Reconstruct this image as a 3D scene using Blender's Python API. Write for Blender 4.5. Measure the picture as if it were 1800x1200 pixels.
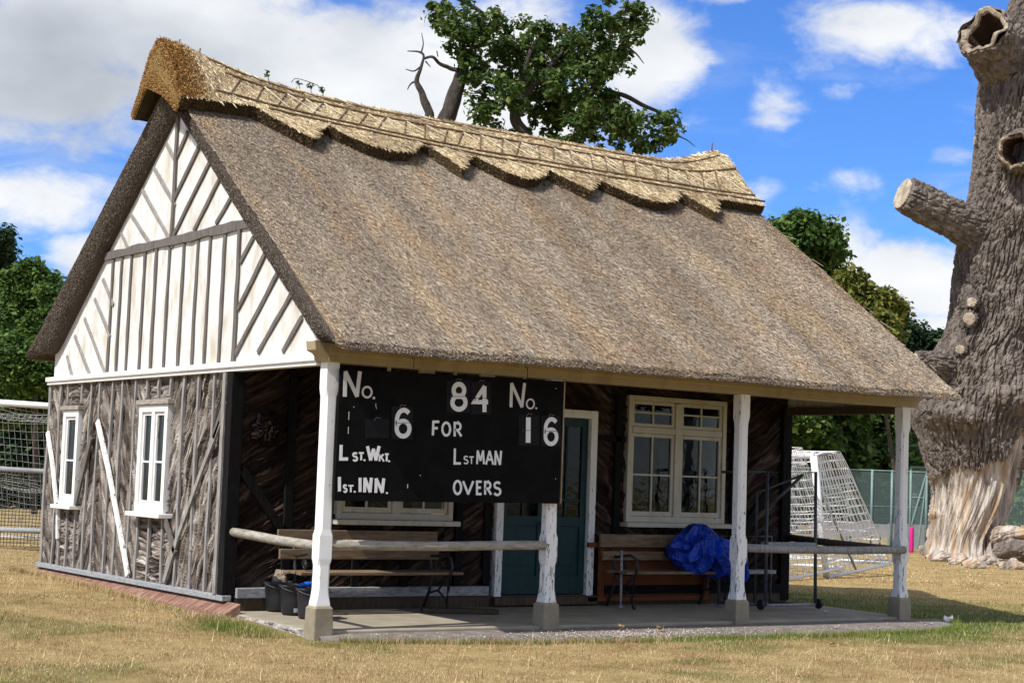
import bpy, math, random
import numpy as np
from mathutils import Matrix, Vector

for o in list(bpy.data.objects): bpy.data.objects.remove(o)
scene = bpy.context.scene
COL = scene.collection
R = math.radians
# ------------------------------------------------------------------ camera
CAM_LOC = np.array([-7.9548, -14.7111, 1.61]); YAW, PITCH, ROLL = -0.6036, 0.0820, 0.0362; FPX = 2938.8
cam_d = bpy.data.cameras.new('camera'); cam = bpy.data.objects.new('camera', cam_d); COL.objects.link(cam)
cam_d.sensor_width = 36; cam_d.lens = FPX/1800*36; cam_d.clip_start = 0.1; cam_d.clip_end = 2000
CM = Matrix.Rotation(YAW,4,'Z') @ Matrix.Rotation(math.pi/2+PITCH,4,'X') @ Matrix.Rotation(ROLL,4,'Z')
cam.matrix_world = Matrix.Translation(Vector(CAM_LOC)) @ CM
scene.camera = cam
CR = np.array(CM.to_3x3())
def ray(u,v): return CR @ np.array([(u-900)/FPX, -(v-600)/FPX, -1.0])
def hit(u,v,ax,val):                       # survey helper: where the sight line meets a known plane of the place
    d = ray(u,v); return CAM_LOC + d*(val-CAM_LOC[ax])/d[ax]
def at(u,v,depth): return CAM_LOC + ray(u,v)*depth
# ------------------------------------------------------------------ light
SUN_EL, SUN_AZ = 50.0, 9.0                  # from the gable side, a little to the front
S = Vector((-math.cos(R(SUN_EL))*math.cos(R(SUN_AZ)), -math.cos(R(SUN_EL))*math.sin(R(SUN_AZ)), math.sin(R(SUN_EL))))
sl = bpy.data.lights.new('sun','SUN'); sl.energy = 4.6; sl.angle = R(0.53); sl.color = (1.0,0.962,0.90)
so = bpy.data.objects.new('sun', sl); COL.objects.link(so); so.rotation_euler = S.to_track_quat('Z','Y').to_euler(); so.location = (-20,-8,30)
scene.view_settings.view_transform = 'Standard'; scene.view_settings.look = 'None'
scene.view_settings.exposure = 0.36; scene.view_settings.gamma = 1.0
try: scene.view_settings.use_curve_mapping = False
except Exception: pass
scene.cycles.max_bounces = 6; scene.cycles.transparent_max_bounces = 12
try: scene.cycles.use_denoising = True
except Exception: pass

# ------------------------------------------------------------------ node helper
class NT:
    def __init__(s, tree): s.t = tree; s.n = tree.nodes; s.l = tree.links
    def new(s, typ, ins=None, **kw):
        nd = s.n.new(typ)
        for k,v in kw.items(): setattr(nd,k,v)
        for k,v in (ins or {}).items(): s.put(nd.inputs[k], v)
        return nd
    def put(s, sock, v):
        if isinstance(v, bpy.types.NodeSocket): s.l.new(v, sock)
        else:
            if isinstance(v,(tuple,list)) and len(v)==3 and sock.type=='RGBA': v = (*v,1)
            sock.default_value = v
    def math(s, op, a, b=None, c=None, clamp=False):
        nd = s.n.new('ShaderNodeMath'); nd.operation = op; nd.use_clamp = clamp
        s.put(nd.inputs[0],a)
        if b is not None: s.put(nd.inputs[1],b)
        if c is not None: s.put(nd.inputs[2],c)
        return nd.outputs[0]
    def mix(s, f, a, b, blend='MIX'):
        nd = s.n.new('ShaderNodeMix'); nd.data_type='RGBA'; nd.blend_type = blend
        s.put(nd.inputs[0],f); s.put(nd.inputs[6],a); s.put(nd.inputs[7],b); return nd.outputs[2]
    def noise(s, vec, scale, detail=4, rough=0.55, dist=0.0):
        nd = s.n.new('ShaderNodeTexNoise'); s.put(nd.inputs['Scale'],scale); s.put(nd.inputs['Detail'],detail); s.put(nd.inputs['Roughness'],rough); s.put(nd.inputs['Distortion'],dist)
        if vec is not None: s.l.new(vec, nd.inputs['Vector'])
        return nd.outputs['Fac']
    def ramp(s, f, pts, interp='LINEAR'):
        nd = s.n.new('ShaderNodeValToRGB'); nd.color_ramp.interpolation = interp
        e = nd.color_ramp.elements
        while len(e) < len(pts): e.new(0.5)
        for el,(p,c) in zip(e,pts):
            el.position = p; el.color = (*c,1) if len(c)==3 else c
        s.put(nd.inputs[0],f); return nd.outputs[0]
    def step(s, f, lo, hi):
        nd = s.n.new('ShaderNodeMapRange'); nd.interpolation_type = 'SMOOTHSTEP'
        s.put(nd.inputs[0],f); s.put(nd.inputs[1],lo); s.put(nd.inputs[2],hi); return nd.outputs[0]
    def map(s, vec, scale=(1,1,1), rot=(0,0,0)):
        nd = s.n.new('ShaderNodeMapping'); s.l.new(vec, nd.inputs[0]); nd.inputs['Scale'].default_value = scale; nd.inputs['Rotation'].default_value = rot; return nd.outputs[0]

# ------------------------------------------------------------------ sky with clouds (a real sky: fixed to the compass, lights the scene too)
world = bpy.data.worlds.new('World'); scene.world = world; world.use_nodes = True
w = NT(world.node_tree); w.n.clear()
sky = w.new('ShaderNodeTexSky', sky_type='NISHITA'); sky.sun_disc = False
sky.sun_elevation = R(SUN_EL); sky.sun_rotation = math.atan2(S.x, S.y); sky.altitude = 100; sky.air_density = 1.0; sky.dust_density = 0.25; sky.ozone_density = 2.5
tc = w.new('ShaderNodeTexCoord').outputs['Generated']
sx = w.new('ShaderNodeSeparateXYZ', {0:tc})
az = w.math('ARCTAN2', sx.outputs[0], sx.outputs[1]); el = w.math('ARCSINE', sx.outputs[2])
# clouds seen that day: (pixel of the survey photo, half width, half height, weight)
def azel(u,v):
    d = ray(u,v); d = d/np.linalg.norm(d); return math.atan2(d[0],d[1]), math.asin(d[2])
CLOUDS = [(60,110,260,125,1.15),(330,70,240,150,1.2),(620,120,280,140,1.1),(900,60,120,90,1.0),(1110,110,115,80,1.1),(860,200,300,80,.9),
          (70,345,150,60,.85),(165,450,75,50,.95),(1540,50,190,75,.78),(1730,40,150,60,.7),(1365,178,60,38,.62),(1490,150,55,28,.5),(1330,320,60,32,.52),(1500,320,95,34,.5),(1700,270,60,30,.5),
          (1560,490,170,62,1.1),(1450,430,110,50,.8),(1640,560,120,30,.8),(1240,255,60,24,.45),(1240,10,60,20,.55),(1700,330,70,22,.5)]
tot = None
wn = w.noise(w.map(tc,(1,1,1.6)), 9.0, 3, .5)
wn2 = w.noise(w.map(tc,(1,1,1.6)), 7.0, 3, .5)
azw = w.math('ADD', az, w.math('MULTIPLY', w.math('SUBTRACT', wn, .5), .07)); elw = w.math('ADD', el, w.math('MULTIPLY', w.math('SUBTRACT', wn2, .5), .05))
for (u,v,a,b,k) in CLOUDS:
    A,E = azel(u,v)
    q1 = w.math('POWER', w.math('ABSOLUTE', w.math('DIVIDE', w.math('SUBTRACT', azw, A), a/FPX*1.05)), 2.0)
    q2 = w.math('POWER', w.math('ABSOLUTE', w.math('DIVIDE', w.math('SUBTRACT', elw, E), b/FPX)), 2.0)
    g = w.math('MULTIPLY', w.math('EXPONENT', w.math('MULTIPLY', w.math('ADD', q1, q2), -0.75)), k)
    tot = g if tot is None else w.math('MAXIMUM', tot, g)
fb = w.noise(w.map(tc,(1,1,1.8)), 19.0, 10, .60, .25)
fine = w.noise(w.map(tc,(1,1,1.5)), 34.0, 8, .6)
# other quarters of the sky: broad unseen cloud, set to whiten the fill light
other = w.math('MULTIPLY', w.step(w.noise(w.map(tc,(1,1,2.2)), 3.2, 3, .5), .36, .56), 1.5)
away = w.step(w.math('ABSOLUTE', w.math('SUBTRACT', az, -YAW)), .36, .55)
hi_ = w.step(el, .36, .55)
tot = w.math('MAXIMUM', tot, w.math('MULTIPLY', w.math('MULTIPLY', other, .6), w.math('MAXIMUM', away, hi_)))
dens = w.math('ADD', tot, w.math('ADD', w.math('MULTIPLY', w.math('SUBTRACT', fb, .5), 1.25), w.math('MULTIPLY', w.math('SUBTRACT', fine,.5), .35)))
veil = w.math('MULTIPLY', w.step(w.noise(w.map(tc,(1,1,3.0)), 8.0, 6, .6, .6), .45, .75), w.math('MULTIPLY', w.step(el, .42, .12), .42))
mask = w.math('MAXIMUM', w.step(dens, .30, .84), veil)
# cloud brightness: sunlit tops, grey bases on the big cloud to the north-west
Ag,Eg = azel(70,150)
gq = w.math('ADD', w.math('POWER', w.math('DIVIDE', w.math('SUBTRACT', azw, Ag), .085), 2.0), w.math('POWER', w.math('DIVIDE', w.math('SUBTRACT', elw, Eg), .034), 2.0))
grey = w.math('EXPONENT', w.math('MULTIPLY', gq, -.8))
shade = w.math('SUBTRACT', w.math('ADD', .72, w.math('MULTIPLY', w.math('SUBTRACT', w.noise(w.map(tc,(1,1,1.8)), 10.0, 5, .5), .45), .9)), w.math('MULTIPLY', grey, .55), clamp=True)
ccol = w.ramp(shade, [(0,(4.2,4.6,5.3)),(.45,(6.9,7.4,8.2)),(.75,(10.2,10.5,10.9)),(1,(12.2,12.2,12.3))])
skyc = w.mix(1.0, sky.outputs[0], (0.64,1.12,1.96), 'MULTIPLY')
bg = w.new('ShaderNodeBackground', {'Color': w.mix(mask, skyc, ccol), 'Strength': 0.068})
wo = w.new('ShaderNodeOutputWorld', {'Surface': bg.outputs[0]})

# ------------------------------------------------------------------ numpy noise
def _hash(ix,iy,seed):
    h = (ix.astype(np.int64)*374761393 + iy.astype(np.int64)*668265263 + seed*974711) & 0xffffffff
    h = ((h ^ (h>>13))*1274126177) & 0xffffffff
    return ((h ^ (h>>16)) & 0xffff)/65535.0
def vnoise(x,y,seed=0):
    x = np.asarray(x,float); y = np.asarray(y,float); x,y = np.broadcast_arrays(x,y)
    ix = np.floor(x); iy = np.floor(y); fx = x-ix; fy = y-iy
    fx = fx*fx*(3-2*fx); fy = fy*fy*(3-2*fy)
    a=_hash(ix,iy,seed); b=_hash(ix+1,iy,seed); c=_hash(ix,iy+1,seed); d=_hash(ix+1,iy+1,seed)
    return (a*(1-fx)+b*fx)*(1-fy)+(c*(1-fx)+d*fx)*fy
def fbm(x,y,seed=0,oct=4,g=.5):
    s=0;a=1;t=0
    for i in range(oct):
        s = s + a*vnoise(np.asarray(x)*2**i, np.asarray(y)*2**i, seed+i*17); t+=a; a*=g
    return s/t
def cracks(x,y,seed=0,jit=.9):
    """plates divided by cracks: 0 in a crack, rising into the plate"""
    x=np.asarray(x,float); y=np.asarray(y,float); ix=np.floor(x); iy=np.floor(y); f1=np.full(x.shape,9.); f2=f1.copy()
    for i in (-1,0,1):
        for j in (-1,0,1):
            cx=ix+i; cy=iy+j; px=cx+.5+(_hash(cx,cy,seed)-.5)*jit; py=cy+.5+(_hash(cx,cy,seed+7)-.5)*jit
            d=np.hypot(px-x,py-y); f2=np.minimum(f2,np.maximum(f1,d)); f1=np.minimum(f1,d)
    return f2-f1
def ss(a,b,x): 
    t=np.clip((x-a)/(b-a),0,1); return t*t*(3-2*t)

# ------------------------------------------------------------------ mesh helpers
def fast_mesh(name, V, F, mats, parent=None, smooth=False, mi=None, attrs=None):
    V = np.asarray(V,np.float32).reshape(-1,3); F = np.asarray(F,np.int32)
    n,k = F.shape; me = bpy.data.meshes.new(name)
    me.vertices.add(len(V)); me.vertices.foreach_set('co', V.ravel())
    me.loops.add(n*k); me.loops.foreach_set('vertex_index', F.ravel())
    me.polygons.add(n); me.polygons.foreach_set('loop_start', np.arange(0,n*k,k,dtype=np.int32))
    try: me.polygons.foreach_set('loop_total', np.full(n,k,np.int32))
    except Exception: pass
    if mi is not None: me.polygons.foreach_set('material_index', np.asarray(mi,np.int32))
    me.polygons.foreach_set('use_smooth', np.full(n,bool(smooth)))
    for an,av in (attrs or {}).items():
        at_ = me.attributes.new(an,'FLOAT','POINT'); at_.data.foreach_set('value', np.asarray(av,np.float32))
    me.update(calc_edges=True); me.validate()
    for m in (mats if isinstance(mats,(list,tuple)) else [mats]): me.materials.append(m)
    o = bpy.data.objects.new(name, me); COL.objects.link(o)
    if parent: adopt(o,parent)
    return o
def adopt(o,parent):
    o.parent = parent
    q = parent; off = Vector((0,0,0))
    o.matrix_parent_inverse = WORLD[parent.name].inverted() if parent.name in WORLD else Matrix.Identity(4)
WORLD = {}
def thing(name, label, cat, loc=(0,0,0), group=None, rot=None):
    o = bpy.data.objects.new(name,None); COL.objects.link(o); o.location = loc; o.empty_display_size=.2
    o['label']=label; o['category']=cat
    if group: o['group']=group
    WORLD[o.name] = Matrix.Translation(Vector(loc))
    return o
def tag(o,label,cat,group=None):
    o['label']=label; o['category']=cat
    if group: o['group']=group
    return o
class MB:
    def __init__(s): s.v=[]; s.f=[]; s.m=[]
    def add(s, vs, fs, m=0):
        b=len(s.v); s.v += [tuple(map(float,p)) for p in vs]; s.f += [tuple(i+b for i in f) for f in fs]; s.m += [m]*len(fs); return s
    def box(s, a, b, m=0):
        (x0,y0,z0),(x1,y1,z1) = a,b
        return s.add([(x0,y0,z0),(x1,y0,z0),(x1,y1,z0),(x0,y1,z0),(x0,y0,z1),(x1,y0,z1),(x1,y1,z1),(x0,y1,z1)],
                     [(0,3,2,1),(4,5,6,7),(0,1,5,4),(1,2,6,5),(2,3,7,6),(3,0,4,7)], m)
    def bar(s, p, q, w, t, n, m=0, w2=None):   # plank from p to q: width w across, thickness t along n
        p=Vector(p);q=Vector(q);n=Vector(n).normalized(); d=(q-p).normalized(); c=d.cross(n).normalized()*.5; n=n*t
        w2 = w if w2 is None else w2
        vs=[p-c*w,p+c*w,q+c*w2,q-c*w2]; vs=vs+[v+n for v in vs]
        return s.add(vs,[(3,2,1,0),(4,5,6,7),(0,1,5,4),(1,2,6,5),(2,3,7,6),(3,0,4,7)],m)
    def tube(s, pts, r, k=8, m=0, cap=True):
        P=[Vector(p) for p in pts]; rs = r if isinstance(r,(list,tuple)) else [r]*len(P)
        up=None; rings=[]
        for i,p in enumerate(P):
            d=(P[min(i+1,len(P)-1)]-P[max(i-1,0)]).normalized()
            if up is None:
                up = Vector((0,0,1)) if abs(d.z)<.9 else Vector((1,0,0))
            a=d.cross(up)
            if a.length<1e-5: a=d.cross(Vector((0,1,0)))
            a.normalize(); b=d.cross(a); up=-b if False else up
            rings.append([p+(a*math.cos(2*math.pi*j/k)+b*math.sin(2*math.pi*j/k))*rs[i] for j in range(k)])
        vs=[v for r_ in rings for v in r_]; fs=[]
        for i in range(len(P)-1):
            for j in range(k): fs.append((i*k+j, (i+1)*k+j, (i+1)*k+(j+1)%k, i*k+(j+1)%k))
        if cap: fs.append(tuple(range(k))); fs.append(tuple((len(P)-1)*k+j for j in reversed(range(k))))
        return s.add(vs,fs,m)
    def lathe(s, c, prof, k=24, m=0):       # profile (r,z) about a vertical axis at c
        vs=[];fs=[]
        for (r,z) in prof:
            for j in range(k): a=2*math.pi*j/k; vs.append((c[0]+r*math.cos(a), c[1]+r*math.sin(a), c[2]+z))
        for i in range(len(prof)-1):
            for j in range(k): fs.append((i*k+j,i*k+(j+1)%k,(i+1)*k+(j+1)%k,(i+1)*k+j))
        return s.add(vs,fs,m)
    def build(s, name, mats, parent=None, smooth=False, bevel=0, autosmooth=False):
        me=bpy.data.meshes.new(name); me.from_pydata(s.v,[],s.f); me.polygons.foreach_set('material_index', s.m)
        if smooth: me.polygons.foreach_set('use_smooth',[True]*len(s.f))
        me.update()
        for m in (mats if isinstance(mats,(list,tuple)) else [mats]): me.materials.append(m)
        o=bpy.data.objects.new(name,me); COL.objects.link(o)
        if bevel:
            b=o.modifiers.new('soft','BEVEL'); b.width=bevel; b.segments=2; b.limit_method='ANGLE'; b.angle_limit=R(50)
        if parent: adopt(o,parent)
        return o
def grid_faces(nu,nv,off=0,wrap=False):
    i,j = np.meshgrid(np.arange(nu-1 if not wrap else nu), np.arange(nv-1), indexing='ij')
    i2=(i+1)%nu
    return (np.stack([i*nv+j, i2*nv+j, i2*nv+j+1, i*nv+j+1],-1).reshape(-1,4)+off)

# ------------------------------------------------------------------ materials
def material(name, rough=.8, spec=.3):
    m=bpy.data.materials.new(name); m.use_nodes=True; t=NT(m.node_tree)
    b=m.node_tree.nodes['Principled BSDF']; b.inputs['Roughness'].default_value=rough
    try: b.inputs['Specular IOR Level'].default_value=spec
    except Exception: pass
    return m,t,b
def geo(t): return t.new('ShaderNodeNewGeometry')
def pos(t): return geo(t).outputs['Position']
def bump(t,b,h,strength=.5,dist=.01):
    n=t.new('ShaderNodeBump',{'Strength':strength,'Distance':dist,'Height':h}); t.l.new(n.outputs[0],b.inputs['Normal'])
def noisy(name, c1, c2, scale=6, rough=.85, stretch=(1,1,1), bump_s=.4, dist=.01, c3=None, spec=.25, detail=6):
    m,t,b=material(name,rough,spec); p=t.map(pos(t),stretch)
    n=t.noise(p,scale,detail,.6)
    pts=[(.3,c1),(.7,c2)] if c3 is None else [(.25,c1),(.5,c2),(.75,c3)]
    col=t.ramp(n,pts); col=t.mix(t.math('MULTIPLY',t.noise(p,scale*6,3),.35), col, tuple(x*.5 for x in c1))
    t.put(b.inputs['Base Color'],col)
    if bump_s: bump(t,b,t.noise(p,scale*4,5,.65),bump_s,dist)
    return m
def paint(name, white, under, lo, hi, stretch=(6,6,.9), scale=5, dirt=(.55,.5,.4), dirt_amt=.25, low_z=None):
    m,t,b=material(name,.65,.35); P=pos(t); p=t.map(P,stretch)
    n=t.noise(p,scale,7,.62,.3); n2=t.noise(t.map(P,(22,22,5)),3,6,.7)
    k=t.math('ADD',t.math('MULTIPLY',n,.65),t.math('MULTIPLY',n2,.35))
    if low_z:
        z=t.new('ShaderNodeSeparateXYZ',{0:P}).outputs[2]
        k=t.math('ADD',k,t.math('MULTIPLY',t.step(z,low_z[1],low_z[0]),low_z[2]))
    mask=t.step(k,lo,hi)
    ug=t.mix(t.noise(t.map(P,(40,40,3)),2,4), tuple(x*.6 for x in under), under)
    d=t.math('MULTIPLY',t.step(t.noise(t.map(P,(3,3,1.2)),1.6,5,.6),.42,.75),dirt_amt)
    col=t.mix(mask, t.mix(d,white,dirt), ug)
    t.put(b.inputs['Base Color'],col); t.put(b.inputs['Roughness'],t.math('ADD',.5,t.math('MULTIPLY',mask,.4)))
    bump(t,b,t.math('SUBTRACT',t.math('MULTIPLY',t.noise(t.map(P,(60,60,6)),2,4),.3),mask),.5,.004)
    return m
def islands(name, cols, rough=.85, patch=None, trans=0, patch_scale=1.0, patch_stretch=(1,1,1), attr=None, attr_cols=None):
    m,t,b=material(name,rough,.15); rnd=geo(t).outputs['Random Per Island']
    n=len(cols); col=t.ramp(rnd,[(i/(n-1),c) for i,c in enumerate(cols)])
    if patch:
        f=t.step(t.noise(t.map(pos(t),patch_stretch),patch_scale,5,.6),patch[0],patch[1]); col=t.mix(t.math('MULTIPLY',f,patch[3]),col,t.mix(1.0,col,patch[2],'MULTIPLY'))
    if attr:
        a=t.new('ShaderNodeAttribute',attribute_name=attr).outputs['Fac']
        na=len(attr_cols); c2=t.ramp(rnd,[(i/(na-1),c) for i,c in enumerate(attr_cols)])
        col=t.mix(a,col,c2)
    t.put(b.inputs['Base Color'],col)
    if trans:
        out=m.node_tree.nodes['Material Output']; tr=t.new('ShaderNodeBsdfTranslucent',{'Color':col})
        mx=t.new('ShaderNodeMixShader',{0:trans,1:b.outputs[0],2:tr.outputs[0]}); t.l.new(mx.outputs[0],out.inputs[0])
    return m
M={}
M['post_white']=paint('post_white_paint',(.80,.80,.78),(.30,.29,.27),.60,.64)
M['post_peel']=paint('post_peeling_paint',(.76,.75,.72),(.26,.25,.235),.585,.615,stretch=(7,7,1.6),low_z=(.3,2.0,.05))
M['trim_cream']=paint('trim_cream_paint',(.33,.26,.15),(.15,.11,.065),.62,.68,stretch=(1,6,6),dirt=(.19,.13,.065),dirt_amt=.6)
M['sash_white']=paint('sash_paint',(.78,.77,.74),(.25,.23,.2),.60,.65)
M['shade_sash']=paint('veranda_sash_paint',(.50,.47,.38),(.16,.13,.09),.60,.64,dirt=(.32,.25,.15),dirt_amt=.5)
M['gable_white']=paint('gable_boards',(.66,.655,.63),(.36,.34,.29),.58,.76,stretch=(5,7,.8),dirt=(.45,.39,.28),dirt_amt=.9)
M['batten_grey']=noisy('weathered_batten',(.13,.12,.11),(.30,.28,.26),5,.85,(8,8,1),.5,.005,(.42,.41,.39))
M['batten_dark']=noisy('gable_batten',(.09,.08,.075),(.19,.17,.15),5,.85,(8,8,1),.4,.004)
M['brace_white']=paint('flaking_white_brace',(.78,.77,.74),(.2,.18,.16),.56,.60)
M['timber_black']=noisy('tarred_timber',(.006,.006,.006),(.017,.016,.016),6,.85,(6,6,1),.4,.004,spec=.08)
M['timber_brown']=noisy('brown_timber',(.05,.035,.022),(.11,.08,.05),6,.85,(6,6,1),.4,.004)
M['sill_grey']=noisy('grey_sill',(.10,.11,.12),(.32,.33,.34),7,.8,(2,8,8),.4,.005,(.5,.5,.5))
M['concrete']=noisy('concrete',(.245,.215,.16),(.38,.33,.245),3,.9,(1,1,1),.35,.006)
M['block']=noisy('concrete_block',(.23,.19,.13),(.34,.30,.215),5,.9,(1,1,1),.5,.006)
M['rubble']=noisy('flint_concrete',(.08,.08,.08),(.45,.42,.38),9,.9,(1,1,1),1,.03,(.7,.68,.62))
M['tarmac']=noisy('tarmac',(.12,.10,.09),(.20,.172,.15),5,.9,(1,1,1),.9,.012,(.30,.26,.22))
M['brick']=noisy('red_brick',(.15,.068,.048),(.25,.14,.10),7,.9,(1,1,1),.7,.01,(.42,.27,.21))
M['mortar']=noisy('mortar',(.25,.22,.18),(.35,.32,.27),8)
M['rail']=noisy('weathered_rail',(.17,.15,.12),(.34,.31,.255),4,.85,(2,2,8),.6,.006,(.48,.46,.41))
M['board_black']=noisy('black_board',(.005,.005,.005),(.010,.010,.010),5,.8,(1,1,1),.15,.002,spec=.05)
M['plate_black']=noisy('plate_black',(.007,.007,.009),(.014,.014,.017),6,.6,(1,1,1),.1,.001,spec=.1)
M['letter']=noisy('letter_white',(.74,.74,.73),(.84,.84,.83),14,.6,(1,1,1),.1,.001)
M['letter_cream']=noisy('letter_faded',(.58,.56,.52),(.70,.68,.64),9,.6,(1,1,1),.1,.001)
M['plank']=noisy('bench_plank',(.09,.055,.03),(.20,.14,.085),4,.8,(1.2,8,8),.4,.004,(.30,.23,.15))
M['iron']=noisy('cast_iron',(.015,.017,.02),(.035,.035,.04),8,.55,(1,1,1),.2,.002,spec=.4)
M['rust']=noisy('rust_orange_board',(.12,.035,.010),(.19,.062,.02),3,.75,(1,1,1),.2,.003)
M['door_green']=noisy('door_green',(.005,.030,.033),(.008,.046,.050),4,.5,(4,4,1),.15,.002)
M['plastic_black']=noisy('black_plastic',(.012,.012,.014),(.024,.024,.027),6,.5,(1,1,1),.1,.002,spec=.4)
M['stone']=noisy('stone',(.22,.17,.12),(.38,.31,.23),9,.9,(1,1,1),.8,.02)
M['steel']=noisy('painted_steel',(.035,.04,.045),(.09,.10,.11),9,.55,(1,1,1),.15,.002,spec=.4)
M['goal_white']=noisy('goal_white',(.72,.73,.75),(.80,.80,.80),4,.4,(1,1,1),.05,.001)
M['goal_grey']=noisy('goal_grey',(.18,.18,.18),(.30,.30,.30),4,.6,(1,1,1),.05,.001)
M['net_thin']=noisy('net_thin',(.30,.31,.29),(.40,.41,.39),4,.8,(1,1,1),0)
M['net_white']=noisy('net_white',(.76,.76,.74),(.84,.84,.82),4,.8,(1,1,1),0)
M['net_dark']=noisy('net_dark',(.03,.035,.03),(.06,.065,.06),4,.8,(1,1,1),0)
M['bark_gable']=noisy('weathered_bark',(.135,.105,.088),(.24,.195,.165),3.5,.95,(1,1,1),.9,.012,(.36,.31,.27))
M['bark_front']=noisy('dark_bark',(.045,.027,.018),(.085,.056,.04),3.5,.9,(1,1,1),.9,.012,(.14,.10,.075))
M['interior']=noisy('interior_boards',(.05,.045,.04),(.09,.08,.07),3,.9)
M['curtain']=noisy('blue_curtain',(.10,.14,.2),(.18,.23,.30),2,.9,(30,30,1),.5,.02)
M['net_curtain']=noisy('pale_curtain',(.45,.45,.43),(.6,.6,.58),2,.9,(30,30,1),.3,.02)
M['paper']=noisy('paper',(.75,.75,.76),(.85,.85,.85),20,.6,(1,1,1),.2,.004)
M['dry_leaf']=noisy('dry_leaf',(.25,.15,.06),(.45,.30,.14),20,.8,(1,1,1),.2,.004)
M['pink']=noisy('pink_pad',(.55,.02,.22),(.65,.03,.28),3,.6,(1,1,1),.1,.002)
M['blue_plastic']=noisy('blue_plastic',(.01,.10,.5),(.02,.16,.65),5,.4,(1,1,1),.1,.002)
M['fence_post']=noisy('fence_post',(.14,.22,.21),(.24,.33,.31),3,.5,(1,1,1),.05,.001)
M['tree_bark']=noisy('tree_bark',(.045,.036,.03),(.12,.10,.085),4,.95,(4,4,1.2),1.0,.10,(.2,.17,.145))
# tarpaulin
m,t,b=material('blue_tarpaulin',.42,.5); n=t.noise(pos(t),5,5,.6); t.put(b.inputs['Base Color'],t.ramp(n,[(.3,(.004,.035,.36)),(.7,(.01,.075,.6))])); vo=t.new('ShaderNodeTexVoronoi',{'Vector':t.map(pos(t),(1,1.4,.8),(.3,.4,.5)),'Scale':3.6}); b.inputs['Roughness'].default_value=.36; bump(t,b,t.math('ADD',vo.outputs['Distance'],t.math('MULTIPLY',t.noise(pos(t),9,3,.6),.3)),1.0,.22); M['tarp']=m
# glass
def glass(name, tint=(.9,.95,.95)):
    m=bpy.data.materials.new(name); m.use_nodes=True; t=NT(m.node_tree); t.n.clear()
    fr=t.new('ShaderNodeFresnel',{'IOR':1.5}); wob=t.new('ShaderNodeBump',{'Strength':.12,'Distance':.02,'Height':t.noise(pos(t),7,2)})
    g=t.new('ShaderNodeBsdfGlossy',{'Color':(.95,.97,1),'Roughness':.03,'Normal':wob.outputs[0]}); tr=t.new('ShaderNodeBsdfTransparent',{'Color':tint})
    mx=t.new('ShaderNodeMixShader',{0:t.math('MULTIPLY',fr.outputs[0],.30),1:tr.outputs[0],2:g.outputs[0]})
    t.new('ShaderNodeOutputMaterial',{'Surface':mx.outputs[0]}); return m
M['glass']=glass('window_glass',(.5,.55,.55))
# chain-link mesh: woven wire seen from far away, partly see-through
m=bpy.data.materials.new('chain_link'); m.use_nodes=True; t=NT(m.node_tree); t.n.clear()
df=t.new('ShaderNodeBsdfDiffuse',{'Color':(.20,.28,.27,1)}); tr=t.new('ShaderNodeBsdfTransparent')
mx=t.new('ShaderNodeMixShader',{0:.30,1:tr.outputs[0],2:df.outputs[0]}); t.new('ShaderNodeOutputMaterial',{'Surface':mx.outputs[0]}); M['chain']=m
# ================================================================== thatch materials
def thatch_mat(name, dark, mid, light, warm):
    m,t,b=material(name,.95,.1); P=pos(t)
    n=t.noise(t.map(P,(26,14,14)),4,6,.7)
    col=t.ramp(n,[(.25,dark),(.5,mid),(.78,light)])
    streak=t.step(t.noise(t.map(P,(2.2,.35,.35)),1.4,5,.6),.42,.66); col=t.mix(t.math('MULTIPLY',streak,.55),col,t.mix(1.0,col,warm,'MULTIPLY'))
    t.put(b.inputs['Base Color'],col); bump(t,b,t.noise(t.map(P,(40,22,22)),4,5,.75),1.0,.03); return m
def reedmat(*a,**k):
    m=islands(*a,**k); t=NT(m.node_tree); b=m.node_tree.nodes['Principled BSDF']; src=b.inputs['Base Color'].links[0].from_socket; P=pos(t)
    weather=t.step(t.math('ADD',t.math('MULTIPLY',t.noise(t.map(P,(1.3,.22,.22)),1.1,4,.55),.7),t.math('MULTIPLY',t.noise(P,.55,3,.5),.3)),.40,.60)
    t.put(b.inputs['Base Color'],t.mix(1.0,src,t.mix(weather,(.80,.77,.75),(1.07,1.045,1.01)),'MULTIPLY')); return m
M['thatch']=thatch_mat('old_reed_thatch',(.12,.092,.07),(.31,.245,.175),(.46,.37,.265),(1.1,.98,.78))
M['reed']=reedmat('reed_ends',[(.155,.128,.10),(.275,.23,.178),(.37,.312,.243),(.455,.388,.303),(.60,.52,.415)],.9,patch=(.40,.70,(1.12,.98,.80),.8),patch_scale=1.5,patch_stretch=(1.8,.35,.35))
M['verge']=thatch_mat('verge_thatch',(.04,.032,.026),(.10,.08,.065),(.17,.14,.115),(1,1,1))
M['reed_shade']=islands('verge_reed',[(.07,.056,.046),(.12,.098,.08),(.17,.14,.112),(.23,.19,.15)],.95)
M['cap']=thatch_mat('ridge_straw_base',(.14,.09,.035),(.34,.24,.10),(.50,.38,.19),(1.1,.95,.8))
M['straw']=islands('ridge_straw',[(.16,.10,.045),(.38,.28,.14),(.56,.44,.25),(.71,.58,.36),(.88,.78,.58)],.8,patch=(.45,.62,(.62,.58,.58),.8),patch_scale=2.0)
M['straw_end']=islands('straw_cut_ends',[(.15,.075,.025),(.33,.18,.06),(.49,.30,.11),(.63,.45,.21)],.85)
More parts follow.
